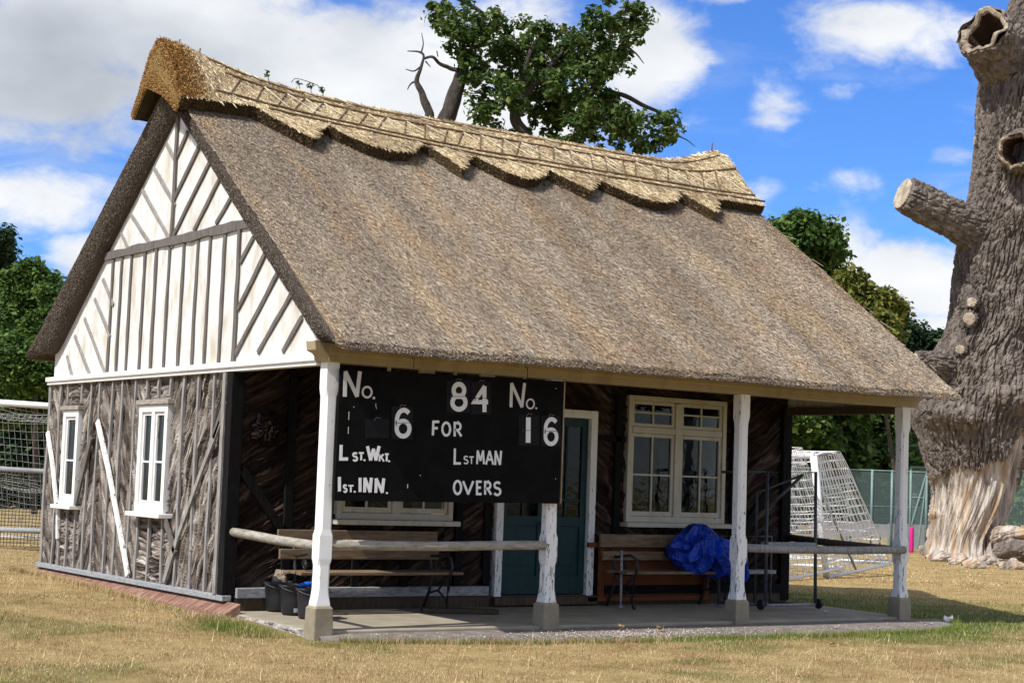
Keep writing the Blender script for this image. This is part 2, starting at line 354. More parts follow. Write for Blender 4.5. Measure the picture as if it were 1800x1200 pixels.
M['cap_edge_shade']=thatch_mat('cap_cut_edge_shade',(.03,.022,.014),(.09,.062,.034),(.17,.12,.06),(1,1,1)); M['straw_edge_shade']=islands('cut_edge_straw_shade',[(.05,.035,.02),(.11,.075,.04),(.19,.13,.065),(.30,.21,.10)],.9)  # cut-edge straw darkened to stand for shade; also colours the underside return
M['hazel']=noisy('hazel_rods',(.10,.06,.03),(.24,.15,.08),6,.8,(1,1,1),.3,.003)
M['hazel_split']=noisy('split_hazel',(.55,.46,.32),(.78,.70,.55),6,.8,(1,1,1),.2,.002)
rng=np.random.default_rng(7)

# ================================================================== roof geometry (profile across the house, extruded along it)
RY=3.975; TP=.733; CP=1/math.sqrt(1+TP*TP); SP=TP*CP
XL,XR=-.30,8.66
EAVE_F=(-.66,2.862); EAVE_B=(8.30,3.03)          # outer lips
def wav(x,s): return .030*(fbm(x*.9+3,s*.7,5,3)-.5)+.012*(fbm(x*5,s*3,9,3)-.5)
def outer(x,s):      # s<0 front slope, s>0 back slope; |s| = distance down from the ridge
    s=np.asarray(s,float); x=np.asarray(x,float)
    a=np.abs(s); sg=np.sign(s)
    rnd=.05*np.exp(-(a/.10)**2)
    y=RY+sg*a*CP; z=6.265-a*SP-rnd + wav(x,s)
    z=z-.05*ss(4.0,5.3,a)*0
    return x+0*s, y+0*x, z
SF=(RY-EAVE_F[0])/CP; SB=(EAVE_B[1-1]-RY)/CP
roof_root=thing('thatched_pavilion','timber cricket pavilion with bark-clad walls, white boarded gable and thatched roof','pavilion',(4.1,4.0,0))
PV=roof_root
def make_thatch():
    V=[];F=[];off=0;MI=[]
    nx,ns=190,240
    xs=np.linspace(0,1,nx); s_=np.linspace(-SF,SB,ns)
    X,Sg=np.meshgrid(xs,s_,indexing='ij')
    th=.315
    layers=[]; K=7
    for k in range(K):
        tau=k/(K-1)                     # 0 outer .. 1 inner
        rr=abs(2*tau-1)**3*.06
        cut=-.03+.11*tau; k2=np.clip(1-np.abs(Sg)/5.3,0,1); xl_=XL-.02+.10*k2+rr+cut; xr_=XR-.07-.14*k2-rr-cut; x=xl_+X*(xr_-xl_)
        # eave cut: inner surface ends a bit higher up the slope
        scale=1+.004*tau-(.010*abs(2*tau-1)**3)
        s=Sg*scale
        px,py,pz=outer(x,s)
        edge=np.minimum(X,1-X)*(XR-XL)
        jag=.012*(fbm(py*7,pz*7+k*3,31+k,3)-.5)
        px=px+np.where(X<.5,-1,1)*jag*(edge<.03)*(0<k<K-1)
        pz2=pz-tau*(th-.245*ss(.75,.0,np.minimum(Sg+SF,SB-Sg)))*(1/CP)
        pz2=pz2+.02*(fbm(px*4,s*4+k,77,3)-.5)*(np.minimum(Sg+SF,SB-Sg)<.15)
        layers.append(np.stack([px,py,pz2],-1))
    # surfaces
    def addgrid(G,flip=False,m=0):
        nonlocal off
        nu,nv=G.shape[:2]; f=grid_faces(nu,nv,off)
        if flip: f=f[:,::-1]
        V.append(G.reshape(-1,3));F.append(f);MI.append(np.full(len(f),m));off+=nu*nv
    L=np.stack(layers,0)
    addgrid(L[0]); addgrid(L[-1],True,3)
    addgrid(L[:,0],False,3); addgrid(L[:,-1],True,3); addgrid(L[:,:,0],True); addgrid(L[:,:,-1],False)
    V=np.concatenate(V);F=np.concatenate(F)
    return V,F,L,np.concatenate(MI)
def quads_at(P,Dir,Wd,length,width):
    """straws: P base points, Dir unit directions, Wd unit width directions"""
    n=len(P); l=length[:,None]; w_=(width/2)[:,None]
    tip=P+Dir*l
    v=np.stack([P-Wd*w_,P+Wd*w_,tip+Wd*w_*.7,tip-Wd*w_*.7],1).reshape(-1,3)
    return v, np.arange(n*4).reshape(n,4)
def unit(a): return a/np.maximum(np.linalg.norm(a,axis=-1,keepdims=True),1e-9)
def slope_straws(n,x0,x1,s0,s1,side,lift,lmin,lmax,wmin,wmax,spread,surf=outer,seed=1,up=.0):
    g=np.random.default_rng(seed); x=g.uniform(x0,x1,n); a=g.uniform(s0,s1,n); s=a*side
    px,py,pz=surf(x,s); P=np.stack([px,py,pz],-1)
    T=np.array([0,side*CP,-SP]); Nn=np.array([0,side*SP,CP])
    lf=np.abs(g.normal(0,lift,n))+lift*.4
    D=unit(T[None]+Nn[None]*lf[:,None]+np.array([1.,0,0])[None]*g.normal(0,spread,n)[:,None])
    W=unit(np.cross(D,Nn[None]+g.normal(0,.5,(n,3))))
    ln=g.uniform(lmin,lmax,n); wd=g.uniform(wmin,wmax,n)
    P=P-D*ln[:,None]*.45+Nn*up+Nn*.004
    return quads_at(P,D,W,ln,wd)
Vt,Ft,LY,mi0=make_thatch()
parts_V=[Vt];parts_F=[Ft];mi=[mi0];off=len(Vt)
def addp(v,f,k):
    global off
    parts_V.append(v);parts_F.append(f+off);mi.append(np.full(len(f),k));off+=len(v)
addp(*slope_straws(370000,XL+.03,XR-.13,.75,SF-.01,-1,.15,.045,.12,.0035,.0068,.11,seed=2),1)
addp(*slope_straws(1200,XL+.02,XR-.02,1.0,SF-.05,-1,.16,.12,.28,.005,.008,.5,seed=3),1)
addp(*slope_straws(9000,XL+.16,XR-.2,.6,SB-.01,1,.30,.04,.10,.012,.02,.16,seed=4),1)
# verge ends and eave cut: short reed stubble standing out of the faces
def stub(G,n,out,along,seed,l=(.015,.05),w=(.006,.012)):
    g=np.random.default_rng(seed); nu,nv=G.shape[:2]
    i=g.uniform(0,nu-1.001,n); j=g.uniform(0,nv-1.001,n); i0=i.astype(int);j0=j.astype(int);fi=(i-i0)[:,None];fj=(j-j0)[:,None]
    P=(G[i0,j0]*(1-fi)+G[i0+1,j0]*fi)*(1-fj)+(G[i0,j0+1]*(1-fi)+G[i0+1,j0+1]*fi)*fj
    o=out(P); al=along(P)
    D=unit(al+o*np.abs(g.normal(.45,.3,n))[:,None]+g.normal(0,.18,(n,3)))
    W=unit(np.cross(D,o+g.normal(0,.4,(n,3))))
    ln=g.uniform(*l,n)
    return quads_at(P-D*ln[:,None]*.4,D,W,ln,g.uniform(*w,n))
dn=lambda P: np.stack([0*P[:,0],np.where(P[:,1]<RY,-CP,CP),0*P[:,0]-SP],-1)
addp(*stub(LY[:,0],26000,lambda P:np.array([[-.55,0,-.45]])+0*P,dn,11,(.012,.035)),2)
addp(*stub(LY[:,-1],6000,lambda P:np.array([[1.,0,0]])+0*P,dn,12),1)
addp(*stub(LY[:,:,0],34000,lambda P:np.array([[0,-.9,.1]])+0*P,dn,13,(.02,.06),(.004,.009)),1)
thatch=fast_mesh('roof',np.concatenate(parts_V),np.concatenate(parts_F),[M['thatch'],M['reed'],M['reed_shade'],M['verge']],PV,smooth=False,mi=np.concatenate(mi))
thatch.data.polygons.foreach_set('use_smooth', (np.isin(np.concatenate(mi),(0,3))))

# ---- ridge cap: thick block-cut straw saddle with points and scallops
KN=[(-.40,.94),(.55,.84),(1.12,1.44),(1.5,.93),(1.62,1.12),(1.9,1.35),(2.2,1.43),(2.5,1.36),(2.74,1.12),(2.86,.98),(3.14,1.64),(3.50,1.12),(3.62,1.26),(3.85,1.5),(4.1,1.6),(4.35,1.53),(4.56,1.34),(4.68,1.2),(5.12,1.67),(5.50,1.23),(5.64,1.4),(5.9,1.6),(6.2,1.67),(6.55,1.6),(6.8,1.38),(6.92,1.2),(7.26,1.72),(7.62,1.23),(8.60,1.23)]
kx=np.array([k[0] for k in KN]);kd=np.array([k[1] for k in KN])
CXL,CXR=-.37,8.53
def cap_low(x): return np.interp(x,kx,kd)-.03
def cap_rise(x):
    return np.interp(x,[-.4,-.1,.05,.3,.55,.8,1.05,1.3,1.8,2.5,7.45,7.75,8.0,8.25,8.5],[.37,.345,.315,.25,.185,.135,.10,.07,.03,0,0,.045,.115,.20,.285])
def cap_surf(x,s,h=.155):
    a=np.abs(s); sg=np.where(s<0,-1.,1.); h=np.where((s>0)&(h>0),h-.085*np.clip((a-.05)/.5,0,1),h)
    rnd=.045*np.exp(-(a/.10)**2)
    rise=cap_rise(x)*np.exp(-(a/.62)**2)
    y=RY+sg*(a*CP+h*SP*np.clip(a/.1,0,1)); z=6.245-a*SP+h/CP*1.0-rnd+rise-.045*np.exp(-(a/.3)**2)+.012*(fbm(x*4,s*4,41,3)-.5)
    z=z-h*(1/CP-CP)*np.clip(a/.1,0,1)
    return x,y,z
def cap_mesh():
    V=[];F=[];off=0;DK=[]
    xs=np.unique(np.concatenate([np.linspace(CXL,CXR,420),kx.clip(CXL,CXR)])); nx=len(xs); ns=72
    def side(sg,low):
        q=np.linspace(0,1,ns); X=np.repeat(xs[:,None],ns,1); Sx=sg*low[:,None]*q[None]
        return np.stack(cap_surf(X,Sx),-1), np.stack(cap_surf(X,Sx,-.02),-1)
    lowF=cap_low(xs)+.012*(fbm(xs*14,xs*0,3,3)-.5); lowB=.80+.25*ss(.3,2,xs)
    for sg,low in ((-1,lowF),(1,lowB)):
        T,B=side(sg,low)
        for G in (T,):
            V.append(G.reshape(-1,3));F.append(grid_faces(nx,ns,off)[:,::(-1 if sg<0 else 1)]);off+=nx*ns
        K=5
        E=np.stack([T[:,-1]*(1-k/(K-1))+B[:,-1]*(k/(K-1)) for k in range(K)],0)
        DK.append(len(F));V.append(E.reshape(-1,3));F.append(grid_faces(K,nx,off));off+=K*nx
        for ix,dx in ((0,0),(-1,0)):
            e=np.stack([T[ix]*(1-k/(K-1))+B[ix]*(k/(K-1)) for k in range(K)],0)
            V.append(e.reshape(-1,3));F.append(grid_faces(K,ns,off));off+=K*ns
        # verge wrap: the cap turns down over the ends of the thatch
        for ix,dirx in ((0,-1),(-1,1)):
            K2=9; t0=T[ix]; nrm=np.array([0,(-1 if sg<0 else 1)*SP,CP])
            dep_=((.19 if sg<0 else .10)+(.42 if sg<0 else .45)*np.exp(-(np.linspace(0,1,ns)*low[ix]/(.55 if sg<0 else .34))**2))
            w_=np.stack([t0-np.outer(dep_,nrm)*(k/(K2-1)) + np.array([dirx,0,0])*(.03*math.sin(math.pi*k/(K2-1))) for k in range(K2)],0)
            dpt=np.linspace(1,.55,ns)[None,:,None]
            V.append(w_.reshape(-1,3));F.append(grid_faces(K2,ns,off));off+=K2*ns
            # inner return to the verge
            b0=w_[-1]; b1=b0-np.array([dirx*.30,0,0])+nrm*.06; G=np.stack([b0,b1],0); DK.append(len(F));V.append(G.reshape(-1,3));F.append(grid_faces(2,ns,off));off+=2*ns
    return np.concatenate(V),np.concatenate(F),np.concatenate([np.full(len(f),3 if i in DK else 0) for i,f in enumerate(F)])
Vc,Fc,mc=cap_mesh()
pv=[Vc];pf=[Fc];pm=[mc];o2=len(Vc)
def addc(vf,k):
    global o2
    pv.append(vf[0]);pf.append(vf[1]+o2);pm.append(np.full(len(vf[1]),k));o2+=len(vf[0])
def cap_straws(n,seed,side,l=(.05,.16),spread=.55):
    g=np.random.default_rng(seed); x=g.uniform(CXL+.02,CXR-.02,n); a=g.uniform(.0,1,n)*(cap_low(x) if side<0 else .80)*.99
    P=np.stack(cap_surf(x,a*side),-1); P2=np.stack(cap_surf(x+.02,a*side),-1); P3=np.stack(cap_surf(x,(a+.02)*side),-1)
    Tx=unit(P2-P);Ts=unit(P3-P); Nn=unit(np.cross(Tx,Ts)); Nn*=np.sign(Nn[:,2:3])
    D=unit(Ts+Tx*g.normal(.35,spread,n)[:,None]+Nn*np.abs(g.normal(0,.10,n))[:,None])
    W=unit(np.cross(D,Nn+g.normal(0,.35,(n,3))))
    ln=g.uniform(*l,n); return quads_at(P-D*ln[:,None]*.4+Nn*.005,D,W,ln,g.uniform(.005,.013,n))
addc(cap_straws(60000,21,-1),1); addc(cap_straws(3000,22,1),1)
# stubble on the cut lower edge (hanging, darkened brown for shade) and the tawny cut ends at the gable
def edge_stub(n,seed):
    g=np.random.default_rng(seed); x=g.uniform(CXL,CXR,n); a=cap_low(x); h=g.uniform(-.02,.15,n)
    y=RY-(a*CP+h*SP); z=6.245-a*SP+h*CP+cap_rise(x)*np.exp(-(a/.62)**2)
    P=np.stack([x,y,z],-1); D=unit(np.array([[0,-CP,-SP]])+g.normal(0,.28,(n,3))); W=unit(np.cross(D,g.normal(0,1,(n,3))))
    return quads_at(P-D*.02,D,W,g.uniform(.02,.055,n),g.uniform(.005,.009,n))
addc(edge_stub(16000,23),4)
def end_stub(n,seed,xe,dx):
    g=np.random.default_rng(seed); sg=np.where(g.random(n)<.5,-1.,1.); low=np.where(sg<0,cap_low(np.array([xe]))[0],.80 if dx<0 else 1.05); a=g.uniform(0,1,n)*low*np.where(sg<0,1,1.0); d=g.uniform(0,1,n)*(np.where(sg<0,.19,.10)+.43*np.exp(-(a/np.where(sg<0,.55,.34))**2))
    P=np.stack(cap_surf(np.full(n,xe)+0*a,a*sg),-1); P=P-np.stack([0*d,sg*SP*d,CP*d],-1); P[:,0]+=dx*.02
    D=unit(np.array([[dx,0,-.25]])+g.normal(0,.5,(n,3))); W=unit(np.cross(D,g.normal(0,1,(n,3))))
    return quads_at(P-D*.012,D,W,g.uniform(.014,.034,n),g.uniform(.005,.010,n))
addc(end_stub(16000,24,CXL,-1),2); addc(end_stub(3000,25,CXR,1),2)
# tawny band that turns on to the front slope next to the gable end
def band(n,seed):
    g=np.random.default_rng(seed); x=CXL+np.abs(g.normal(0,.16,n)); a=g.uniform(0,1,n)*cap_low(x)
    P=np.stack(cap_surf(x,-a),-1); D=unit(np.array([[-.2,-CP*.7,-SP*.7+.35]])+g.normal(0,.45,(n,3))); W=unit(np.cross(D,g.normal(0,1,(n,3))))
    return quads_at(P,D,W,g.uniform(.025,.06,n),g.uniform(.006,.011,n))
addc(band(9000,26),2)
capo=fast_mesh('ridge_cap',np.concatenate(pv),np.concatenate(pf),[M['cap'],M['straw'],M['straw_end'],M['cap_edge_shade'],M['straw_edge_shade']],thatch,mi=np.concatenate(pm))
capo.matrix_parent_inverse=WORLD[PV.name].inverted()@Matrix.Translation((4.1,4,0))
def to_roof(o):
    o.parent=thatch; return o
# hazel rods pegged along the cap
def rodline(d,x0,x1,r,mat,wob=.012,seed=0,name='hazel_rod'):
    xs=np.linspace(x0,x1,60); a=d*(.80+.30*np.clip((xs-.5)/3.2,0,1)) if d>.2 else np.full(60,d)
    a=a+wob*(fbm(xs*2,xs*0+seed,50+seed,3)-.5)*2
    P=np.stack(cap_surf(xs,-a,.172),-1)
    return to_roof(MB().tube([tuple(p) for p in P],r,6).build(name,mat,None,True))
rodline(.13,.15,8.4,.014,M['hazel'],seed=1)
rodline(.40,.35,8.5,.016,M['hazel'],seed=2)
rodline(.88,.10,8.5,.015,M['hazel'],seed=3)
rodline(1.00,.75,8.6,.014,M['hazel'],seed=4)
g=random.Random(5)
def rel(d,x): return d*(.80+.30*min(max((x-.5)/3.2,0),1))
def capp(x,d,h): return [float(c_) for c_ in cap_surf(np.array(x),np.array(-d),h)]
def rod(pts,r,mat,name): to_roof(MB().tube(pts,r,5).build(name,M[mat],None,True))
for i in range(27):
    x=.55+i*.29+g.uniform(-.04,.04)
    x2=x-.30+g.uniform(-.06,.06)
    rod([capp(x+(x2-x)*q,rel(.40,x)*(1-q)+rel(.88,x)*q,.170) for q in np.linspace(0,1,6)],.010,'hazel','cross_rod')
    x2=x+.28+g.uniform(-.07,.07); n_=6 if g.random()<.5 else 4
    if i%5: rod([capp(x+(x2-x)*q,rel(.40,x)*(1-q)+rel(.88,x)*q,.173) for q in np.linspace(0,1,6)[:n_]],.0075,'hazel_split','split_rod')
for i in range(50):
    x=g.uniform(.2,8.4); a=g.choice([g.uniform(.05,.3),g.uniform(.45,.8),g.uniform(1.0,1.15)]); L=g.uniform(.10,.26); rod([capp(x+L*q*.75,a+L*q*.55,.171) for q in (0,.5,1)],.006,'hazel_split','hazel_staple')
for j in range(2):
    for k in range(7): rod([capp(-.02+.16*j+.02*k+.015*q,.12+.13*k+.08*q,.171) for q in (0,1)],.007,'hazel_split','hazel_staple')
for x,hh in ((-.12,.06),(.15,.06),(8.42,.13)):
    p=capp(x,0.,.15); rod([(p[0],p[1],p[2]-.05),(p[0]+.02,p[1],p[2]+hh)],.011,'hazel','ridge_peg')

# ================================================================== walls clad in bark
def bark_mat(name,c):
    m,t,b=material(name,.95,.12); a=t.new('ShaderNodeAttribute',attribute_name='tone').outputs['Fac']; P=pos(t)
    f=t.math('ADD',t.math('MULTIPLY',a,.72),t.math('MULTIPLY',t.noise(P,5,6,.65),.28)); col=t.ramp(f,[(.34,c[0]),(.47,c[1]),(.58,c[2]),(.70,c[3])])
    t.put(b.inputs['Base Color'],col); bump(t,b,t.noise(P,30,6,.7),.9,.012); return m
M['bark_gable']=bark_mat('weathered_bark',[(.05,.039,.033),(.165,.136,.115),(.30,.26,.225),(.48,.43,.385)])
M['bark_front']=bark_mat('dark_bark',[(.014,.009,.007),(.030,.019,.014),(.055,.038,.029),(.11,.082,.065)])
def bark_sheet(name, org, ux, w, h, mat, holes, zones, amp, cell, seed, outn):
    """zones: function(p,z)->angle of the grain ; holes: list of (p0,p1,z0,z1)"""
    nu=int(w/cell); nv=int(h/cell); p=np.linspace(0,w,nu); z=np.linspace(0,h,nv); Pm,Zm=np.meshgrid(p,z,indexing='ij')
    ang,idn=zones(Pm,Zm)
    wx=.06*(fbm(Pm*2.1,Zm*2.1,seed,3)-.5); wz=.06*(fbm(Pm*2.1+9,Zm*2.1,seed+3,3)-.5)
    a=(Pm+wx)*np.cos(ang)+(Zm+wz)*np.sin(ang); b=-(Pm+wx)*np.sin(ang)+(Zm+wz)*np.cos(ang)
    wv=1.5*fbm(a*1.3,b*2.2+idn*3,seed+31,3); saw=(b*6.5+wv*1.6+idn*.37)%1.0; st=np.clip(1-np.abs(2*fbm(a*2.2+idn*5,b*20+wv*1.5,seed+37,2)-1)*2,0,1)
    r2=np.clip(1-np.abs(2*fbm(a*3.6+idn*3.1,b*31+wv*3,seed+8,2)-1)*2,0,1)
    lump=fbm(a*2.2,b*4+idn*7,seed+11,3); gap=fbm(a*3+idn*11,b*7,seed+14,3)
    hgt=amp*(.60*saw**1.3*ss(.25,.6,lump)+.55*st+.30*r2+.55*(lump-.35)-.5*ss(.62,.75,gap))+.006*(fbm(Pm*55,Zm*55,seed+20,2)-.5)
    tone=fbm(a*2.8+5,b*33+wv*2.2+idn*4,seed+51,3)*.78+.22*_hash(np.floor(b*5+wv*1.2).astype(int),(idn*10).astype(int),seed)
    ux=np.array(ux,float); n=np.array(outn,float)
    V=np.array(org)+Pm[...,None]*ux+np.stack([0*Zm,0*Zm,Zm],-1)+hgt[...,None]*n
    F=grid_faces(nu,nv); cp=(p[:-1]+p[1:])/2; cz=(z[:-1]+z[1:])/2; CPm,CZm=np.meshgrid(cp,cz,indexing='ij'); keep=np.ones(CPm.shape,bool)
    for (p0,p1,z0,z1) in holes: keep&=~((CPm>p0)&(CPm<p1)&(CZm>z0)&(CZm<z1))
    F=F[keep.ravel()]
    if np.dot(np.cross(ux,[0,0,1]),n)<0: F=F[:,::-1]
    return fast_mesh(name,V.reshape(-1,3),F,mat,PV,smooth=False,attrs={'tone':tone.ravel()})
GZ0,GZ1=.22,2.70      # timber sill to wall plate
def gz(p,z):           # p runs from the front corner (y=2.12) to the back (y=7.95)
    y=2.12+p
    ang=np.where(y<3.72,R(62),np.where(y<4.62,R(3),np.where(y<6.05,R(-55)*-1-R(0),R(70))))
    ang=np.where(y<3.72,R(112),ang); ang=np.where((y>=4.62)&(y<6.0),R(62),ang); ang=np.where((y>=6.0)&(y<6.65),R(118),ang); ang=np.where((y>=6.65)&(y<7.3),R(4),ang); ang=np.where(y>=7.3,R(60),ang)
    bid=np.searchsorted(np.array([2.18,2.55,2.99,3.4,3.75,4.15,4.56,4.84,5.29,5.59,6.04,6.37,6.68,7.15,7.48]),y).astype(float)
    return ang,bid
GW=[(3.72,4.66,1.05,2.36),(6.66,7.30,1.05,2.34)]    # gable windows y0,y1,z0,z1
# seen from outside (-X) y grows to the left, so the grain mirrors
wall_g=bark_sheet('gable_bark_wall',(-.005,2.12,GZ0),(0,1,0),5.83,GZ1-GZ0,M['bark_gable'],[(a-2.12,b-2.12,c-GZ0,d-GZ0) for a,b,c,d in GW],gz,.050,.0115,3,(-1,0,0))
FX0,FX1=.05,8.28
def fz(p,z):
    x=p+FX0
    ang=np.where(x<3.4,R(32),np.where(x<5.4,R(-38),R(-35))); ang=np.where(x>7.2,R(35),ang)
    bid=np.searchsorted(np.array([.65,1.9,2.75,3.4,5.2,7.2]),x).astype(float)
    return ang,bid
FW=[(1.27,2.83,1.06,2.74),(5.45,7.12,1.05,2.74)]; DOOR=(3.44,4.93,.10,2.50)
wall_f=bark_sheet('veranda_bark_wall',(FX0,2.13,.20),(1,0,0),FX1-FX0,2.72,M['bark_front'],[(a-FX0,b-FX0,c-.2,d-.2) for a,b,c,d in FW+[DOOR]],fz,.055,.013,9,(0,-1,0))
# plain inner shell so that the rooms are dark: back wall, far end wall, floor
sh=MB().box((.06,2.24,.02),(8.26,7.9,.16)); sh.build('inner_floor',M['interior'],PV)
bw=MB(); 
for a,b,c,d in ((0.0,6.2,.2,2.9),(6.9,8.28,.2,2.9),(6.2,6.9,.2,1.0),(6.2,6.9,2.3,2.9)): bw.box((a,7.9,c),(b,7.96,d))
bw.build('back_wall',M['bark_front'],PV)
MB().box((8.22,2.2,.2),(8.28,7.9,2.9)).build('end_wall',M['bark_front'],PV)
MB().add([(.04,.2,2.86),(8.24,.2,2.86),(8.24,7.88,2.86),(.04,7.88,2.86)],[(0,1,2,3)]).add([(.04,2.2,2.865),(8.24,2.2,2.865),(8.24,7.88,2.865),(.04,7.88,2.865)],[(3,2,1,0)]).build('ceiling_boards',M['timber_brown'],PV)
# far gable (mirrors the near one)
MB().add([(8.30,.1,2.72),(8.30,7.9,2.72),(8.30,RY,5.85),(8.36,.1,2.72),(8.36,7.9,2.72),(8.36,RY,5.85)],[(0,1,2),(5,4,3),(0,3,4,1),(1,4,5,2),(2,5,3,0)]).build('far_gable',M['gable_white'],PV)
# ---- white boarded gable above
gb=MB().add([(-.045,.08,2.74),(-.045,7.87,2.74),(-.045,7.87,3.12),(-.045,RY,5.985),(-.045,.08,3.12),(.02,.08,2.74),(.02,7.87,2.74),(.02,7.87,3.12),(.02,RY,5.985),(.02,.08,3.12)],[(4,3,2,1,0),(5,6,7,8,9)]+[(i,(i+1)%5,(i+1)%5+5,i+5) for i in range(5)])
gable=gb.build('gable_boarding',M['gable_white'],PV)
def gsub(o,parent):
    o.parent=parent; o.matrix_parent_inverse=WORLD[PV.name].inverted()@Matrix.Identity(4)
    o.matrix_parent_inverse=Matrix.Identity(4); return o
grd=random.Random(11)
def gbatten(p,q,w=.062,t=.022,name='batten',mat='batten_dark',x=-.045):
    P=np.array(p,float);Q=np.array(q,float);L=np.linalg.norm(Q-P);d=(Q-P)/L;c=np.array([-d[1],d[0]]);n=max(2,int(L/.22));V=[];F=[]
    for k in range(n+1):
        m_=P+(Q-P)*k/n+c*grd.uniform(-.005,.005); hw=w/2*grd.uniform(.80,1.12); tt=t*grd.uniform(.8,1.2); a=m_-c*hw; b=m_+c*hw; V+=[(x,a[0],a[1]),(x-tt,a[0],a[1]),(x-tt,b[0],b[1]),(x,b[0],b[1])]
    for k in range(n):
        for j in range(4): F.append((k*4+j,k*4+(j+1)%4,k*4+4+(j+1)%4,k*4+4+j))
    F+=[(0,3,2,1),(n*4,n*4+1,n*4+2,n*4+3)]; o=MB().add(V,F).build(name,M[mat]); return gsub(o,gable)
gbatten((6.10,4.30),(1.85,4.30),.105,.036,'cross_rail')
gbatten((RY+.03,5.86),(RY+.03,4.356),.075,.03)
for y in (5.87,5.57,5.25,4.82,4.46,4.06,3.64,3.24,2.9,2.51): gbatten((y,2.75),(y-.01,4.246),.058+grd.uniform(-.004,.008),.022)
gbatten((2.12,2.75),(2.12,4.246),.075,.026)
def gl(p,q,w=.06,mat='batten_dark'):
    a=hit(p[0],p[1],0,-.045)[1:]; b=hit(q[0],q[1],0,-.045)[1:]; b=b+(b-a)*.16; gbatten(a,b,w,.022,mat=mat)
for p,q in (((312,278),(329,238)),((309,348),(348,266)),((304,419),(366,294)),((342,406),(384,322)),((381,394),(404,354)),((424,462),(444,424)),((420,544),(464,454)),((416,622),(486,488)),((455,620),(508,528)),((498,618),(528,566))): gl(p,q)
for p,q in (((294,254),(308,280)),((272,296),(304,352)),((252,334),(298,419)),((232,378),(266,430)),((214,410),(228,440)),((183,491),(198,530)),((168,525),(191,582)),((150,560),(183,648)),((133,590),(158,655)),((119,626),(128,660))): gl(p,q,.052,'batten_grey')
MB().box((-.13,.10,2.715),(.0,7.97,2.775)).box((-.105,.10,2.672),(.0,7.97,2.715)).build('gable_base_rail',M['post_white'],PV,bevel=.006)
# ---- uprights over the bark of the gable wall
def wsub(o): o.parent=wall_g; return o
def ubat(y,z0,z1,w_):
    mb=MB(); n=max(2,int((z1-z0)/.30)); ys=[y+grd.uniform(-.009,.009) for _ in range(n+1)]; ws=[w_*grd.uniform(.78,1.12) for _ in range(n+1)]; tt=[.028+grd.uniform(-.006,.008) for _ in range(n+1)]
    V=[];F=[]
    for k in range(n+1):
        z=z0+(z1-z0)*k/n; V+=[(-.045,ys[k]-ws[k]/2,z),(-.045-tt[k],ys[k]-ws[k]/2,z),(-.045-tt[k],ys[k]+ws[k]/2,z),(-.045,ys[k]+ws[k]/2,z)]
    for k in range(n):
        for j in range(4): F.append((k*4+j,k*4+(j+1)%4,k*4+4+(j+1)%4,k*4+4+j))
    F+=[(0,3,2,1),(n*4,n*4+1,n*4+2,n*4+3)]
    mb.add(V,F); wsub(mb.build('batten',M['batten_grey']))
for i,y in enumerate((7.93,7.50,6.37,6.05,5.62,5.29,4.86,3.40,2.99,2.57)): ubat(y,.25,2.668,.052 if i else .08)
for y,z0,z1 in ((7.26,.25,1.0),(6.98,.25,1.0),(6.68,.25,1.0),(7.24,2.42,2.668),(6.70,2.42,2.668),(4.58,.25,1.0),(4.2,.25,1.0),(3.80,.25,1.0),(4.5,2.44,2.668),(4.14,2.44,2.668),(3.77,2.44,2.668)): ubat(y,z0,z1,.048)
def brace(pts,w,mat):
    m_=MB()
    for p,q in zip(pts[:-1],pts[1:]): m_.bar((-.075,p[0],p[1]),(-.075,q[0],q[1]),w,.03,(-1,0,0))
    return wsub(m_.build('brace',M[mat]))
brace([(7.87,2.02),(7.62,1.62),(7.36,1.06)],.085,'brace_white'); brace([(7.3,1.0),(7.24,.60)],.06,'brace_white')
brace([(6.02,2.16),(5.55,1.55),(5.20,1.02),(4.72,.28)],.085,'brace_white')
brace([(2.30,2.12),(2.75,1.55),(3.30,.80)],.06,'batten_grey'); brace([(3.30,.80),(3.62,.28)],.07,'batten_grey'); brace([(2.18,2.36),(2.46,1.95)],.09,'batten_dark')
brace([(6.20,1.95),(6.50,1.35),(6.66,1.02)],.08,'batten_dark'); brace([(3.70,1.0),(3.34,.62)],.07,'batten_dark')
MB().box((-.11,2.0,.185),(.0,8.0,.245)).build('gable_wall_sill',M['sill_grey'],PV,bevel=.006)
MB().box((-.10,2.03,.246),(.055,2.17,2.67)).build('corner_post',M['timber_black'],PV,bevel=.008)
MB().bar((-.102,2.20,.25),(-.102,2.20,2.66),.075,.02,(-1,0,0)).build('corner_board',M['batten_grey'],PV)
# brick plinth: sloping header course, every brick modelled
pl=MB(); pl.box((-.205,1.72,-.1),(-.02,8.05,.062),1); rr=random.Random(3); y=1.70
while y<8.05:
    dy=.108; j=rr.uniform(-.004,.004); z0=.03+rr.uniform(-.004,.004)
    pl.add([(-.22+j,y,-.05),(-.22+j,y+dy,-.05),(-.03,y+dy,-.05),(-.03,y,-.05),(-.21+j,y+.003,.075+j),(-.21+j,y+dy-.003,.075+j*1.5),(-.03,y+dy,.182),(-.03,y,.182)],[(0,3,2,1),(4,5,6,7),(0,1,5,4),(1,2,6,5),(2,3,7,6),(3,0,4,7)],0); y+=dy+.010
pl.build('brick_plinth',[M['brick'],M['mortar']],PV,bevel=.006)
